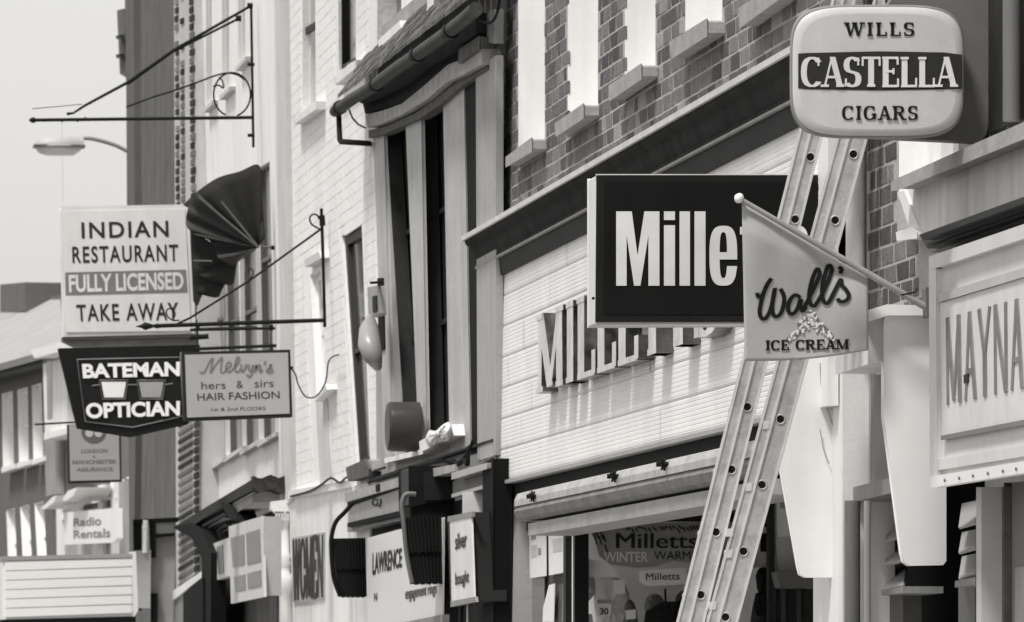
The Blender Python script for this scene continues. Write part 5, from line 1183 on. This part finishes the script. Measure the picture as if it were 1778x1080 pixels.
# left of it: low shops, white ribbed box, dark frame, posts
PT_ = PY(yf(28.2))
RB = thing('ribbed_sign_box', 'wide white sign box with horizontal ribs in the bottom left corner', 'sign box', PT_.p(120, 1075))
mb = MB(); mb.ngon([PT_.p(x, y) for x, y in ((3,972),(228,964),(233,1072),(4,1076))], (0, .5, 0)); obj('case', mb, white_clean, RB)
slab('top_rail', PT_, [(2,966),(229,961),(230,968),(2,973)], -.5, .02, mat('ribbed_rail', .6, .5), RB)
for k in range(6):
    f0, f1 = k/6, (k+1)/6; y0a = 976+k*16.2; 
    slab('rib_board', PT_, [(9,y0a+1),(228,y0a-7+1),(229,y0a+6.2),(9,y0a+14)], .0, .014, mat('rib_board_white', .92, .45, .03, 3), RB, bev=.003)
slab('underside', PT_, [(2,1076),(236,1070),(236,1090),(2,1096)], -.5, .01, blackm, RB)
slab('side_trim', PT_, [(228,958),(236,957),(240,1060),(232,1072)], -.3, .016, white_clean, RB)
PN = PY(yf(29.8))
NF = thing('sign_gantry', 'black box gantry with pale panels above the right end of the ribbed sign box', 'frame', PN.p(270, 1060))
slab('top_bar', PN, [(232,902),(310,898),(310,906),(232,910)], -.1, .02, blackm, NF)
slab('upright', PN, [(232,908),(246,908),(246,1060),(234,1060)], -.1, .0, blackm, NF); slab('upright', PN, [(260,906),(270,906),(271,968),(262,968)], -.1, .01, blackm, NF)
slab('pale_panel', PN, [(271,906),(306,904),(304,925),(271,927)], -.06, -.02, mat('frame_panel_grey', .62, .6), NF); slab('cross_bar', PN, [(268,927),(304,925),(304,931),(268,934)], -.06, .0, blackm, NF)
slab('back_panel', PN, [(262,934),(306,932),(300,1080),(262,1080)], -.12, -.08, mat('frame_back_grey', .6, .8, .08, 4), NF)
slab('pale_board', PN, [(236,956),(262,955),(261,1056),(237,1056)], .0, .04, mat('tall_board_grey', .64, .7), NF)
slab('dark_leg', PN, [(262,1030),(274,1030),(274,1090),(262,1090)], -.05, .0, blackm, NF)
pipe('white_tube', [PN.p(253,903,.05), PN.p(252,960,.05)], .024, white_clean, NF, 12)
for y in (916,): mb = MB(); mb.tube([PN.p(252.7,y-2,.05), PN.p(252.6,y+2,.05)], .029, 12); obj('tube_collar', mb, white_clean, NF)
AWN = thing('scalloped_awning', 'small pale awning edge with rounded grey end below the brick quoins', 'awning', PF.p(320, 1040, .4))
slab('awning_edge', PF, [(294,1030),(350,992),(354,1000),(300,1042)], .02, .12, white_clean, AWN)
cloth_ = [(290,1035),(305,1024),(318,1026),(322,1050),(320,1090),(292,1090)]
slab('awning_end', PF, cloth_, .02, .1, mat('awning_end_grey', .5, .8, .1, 5), AWN)
slab('shop_dark', PF, [(318,1030),(352,1004),(352,1300),(318,1300)], 0, .15, blackm, FD)

# ================================================================== FAR LEFT STREET BEND
PGt = Pl(10.14, -.0804)
GB = thing('far_brick_house', 'dull brick house with pale roof and tall white windows at far left', 'house', (3.9, 78, 0))
fbrick = mat('far_dull_brick', .37, .9, .12, 3, bump=.3, fine=.05)
GV = lambda x0, y0, x: y0-.262*(x-x0)
g1 = [[(3,684),(22,679),(24,806),(5,812)], [(30,677),(48,672),(50,799),(33,804)], [(55,670),(72,665),(75,793),(58,798)]]
g2 = [[(11,886),(26,882),(30,1000),(15,1004)], [(35,880),(51,876),(56,994),(41,998)], [(60,874),(76,870),(82,988),(66,992)]]
wall('wall', PGt, [(-320,735),(0,652),(112,620),(112,1250),(-320,1350)], g1+g2, .25, fbrick, GB, reveal=.1, rm=white)
far_pane = mat('far_bright_blind', .86, .5, .04, 2)
for h in g1+g2: window(PGt, h, GB, depth=.08, fm=white_clean, pm=far_pane, bars=(1, 2), fw=.06)
for h in g1: slab('window_sill', PGt, [(h[3][0]-3,h[3][1]),(h[2][0]+2,h[2][1]-1),(h[2][0]+2,h[2][1]+7),(h[3][0]-3,h[3][1]+9)], 0, .12, white_clean, GB)
slab('eaves_board', PGt, [(-320,735),(-320,722),(60,618),(112,604),(112,622),(0,652)], 0, .25, dk_wood, GB)
a, b = PGt.p(-320,722,.35), PGt.p(110,600,.35); c_, d_ = PGt.p(105,520,-3.2), PGt.p(-320,520,-3.2)
mb = MB(); mb.prism([a, b, c_, d_], (.02, .05, -.08)); obj('roof', mb, mat('pale_slate_roof', .6, .85, .15, 2, streak=.1, bump=.4), GB)
slab('chimney', PGt, [(0,494),(44,490),(44,540),(0,545)], -4, -2.8, mat('far_chimney_brick', .36, .9), GB)
slab('gable', PGt, [(46,520),(108,512),(108,560),(100,560),(60,545)], -3.6, -3.2, mat('far_gable_slate', .38, .9, .2, 3), GB)
slab('roof_verge', PGt, [(62,520),(72,519),(104,556),(96,560)], -3.2, -3.15, mat('verge_pale', .6), GB)
# white bay
slab('bay_cornice', PGt, [(52,608),(118,590),(142,600),(60,622)], 0, .5, white_clean, GB)
slab('bay_wall', PGt, [(74,618),(115,606),(118,750),(78,762)], 0, .25, white, GB)
for q_ in ([(80,634),(90,631),(91,726),(82,728)], [(83,620),(89,618),(89,630),(83,631)]): slab('bay_pane', PGt, q_, .25, .255, mat('bay_pane_grey', .5, .3), GB)
slab('bay_base', PGt, [(76,752),(120,742),(120,752),(76,764)], 0, .32, white_clean, GB)
slab('pilaster', PGt, [(76,764),(94,760),(98,858),(80,862)], 0, .1, mat('far_pilaster', .56, .8), GB)
slab('side_wall', PGt, [(112,600),(235,570),(235,1200),(112,1250)], -.3, -.01, mat('far_dim_wall', .42, .9, .15, 2), GB)
mb = MB(); p1, p2 = PGt.p(-320,735,-.3), PGt.p(230,600,-.3); mb.hexa([(p1.x,p1.y,0),(p2.x,p2.y,0),(p2.x,p2.y,PGt.p(0,655).z),(p1.x,p1.y,PGt.p(0,655).z),(p1.x+1.0,p1.y+7,0),(p2.x+1.0,p2.y+7,0),(p2.x+1,p2.y+7,PGt.p(0,655).z),(p1.x+1,p1.y+7,PGt.p(0,655).z)]); obj('rear_block', mb, fbrick, GB)
slab('door_canopy', PGt, [(70,884),(92,862),(98,860),(94,872),(78,884)], .1, .5, white_clean, GB); slab('door_canopy', PGt, [(108,868),(118,852),(134,846),(128,860),(114,870)], .1, .5, white_clean, GB)
slab('far_lamp', PGt, [(218,830),(236,820),(238,826),(226,834)], .1, .3, white_clean, GB)
# radio shop with glazed front
RS = thing('radio_shop', 'far shop with white glazing bars behind the Radio Rentals board', 'shop', PGt.p(160, 1000, .2))
slab('glazed_front', PGt, [(96,862),(206,836),(208,1010),(100,1030)], 0, .05, mat('far_glass_grey', .56, .3, .3, 3), RS)
for x in (98, 133, 170, 192, 203): slab('glazing_bar', PGt, [(x,GV(98,862,x)),(x+8,GV(98,862,x+8)),(x+9,1010),(x+1,1012)], .05, .09, white_clean, RS)
for y in (872, 890): slab('glazing_bar', PGt, [(98,y+10),(206,y-12),(206,y-8),(98,y+15)], .05, .085, white_clean, RS)
for q_ in ([(146,850),(156,848),(156,864),(146,866)], [(184,848),(194,846),(194,860),(184,862)], [(144,872),(168,868),(168,882),(144,884)], [(186,870),(196,868),(196,880),(186,882)]): slab('dark_pane', PGt, q_, .05, .06, mat('far_dark_pane', .33), RS)
RR = tag(slab('shop_board', PGt, [(110,890),(203,882),(204,934),(196,942),(112,946)], .3, .36, white_clean), 'white board reading Radio Rentals on the far glazed shop front', 'sign')
rk = mat('faded_print', .5, .7); words('Radio', Q(PGt, (128,900),(176,896),(176,912),(128,914), w=.361), (0,1,0,1), rk, RR, .02); words('Rentals', Q(PGt, (128,921),(192,917),(192,933),(128,935), w=.361), (0,1,0,1), rk, RR, .02)
slab('side_pilaster', PGt, [(206,836),(216,834),(218,1010),(208,1010)], 0, .1, mat('far_grey_pier', .62), RS)

# anything still untagged at top level is a plain leftover: none expected
for o in list(COL.objects):
    if o.parent is None and o.type in {'MESH'} and 'label' not in o and 'kind' not in o: print('UNTAGGED', o.name)
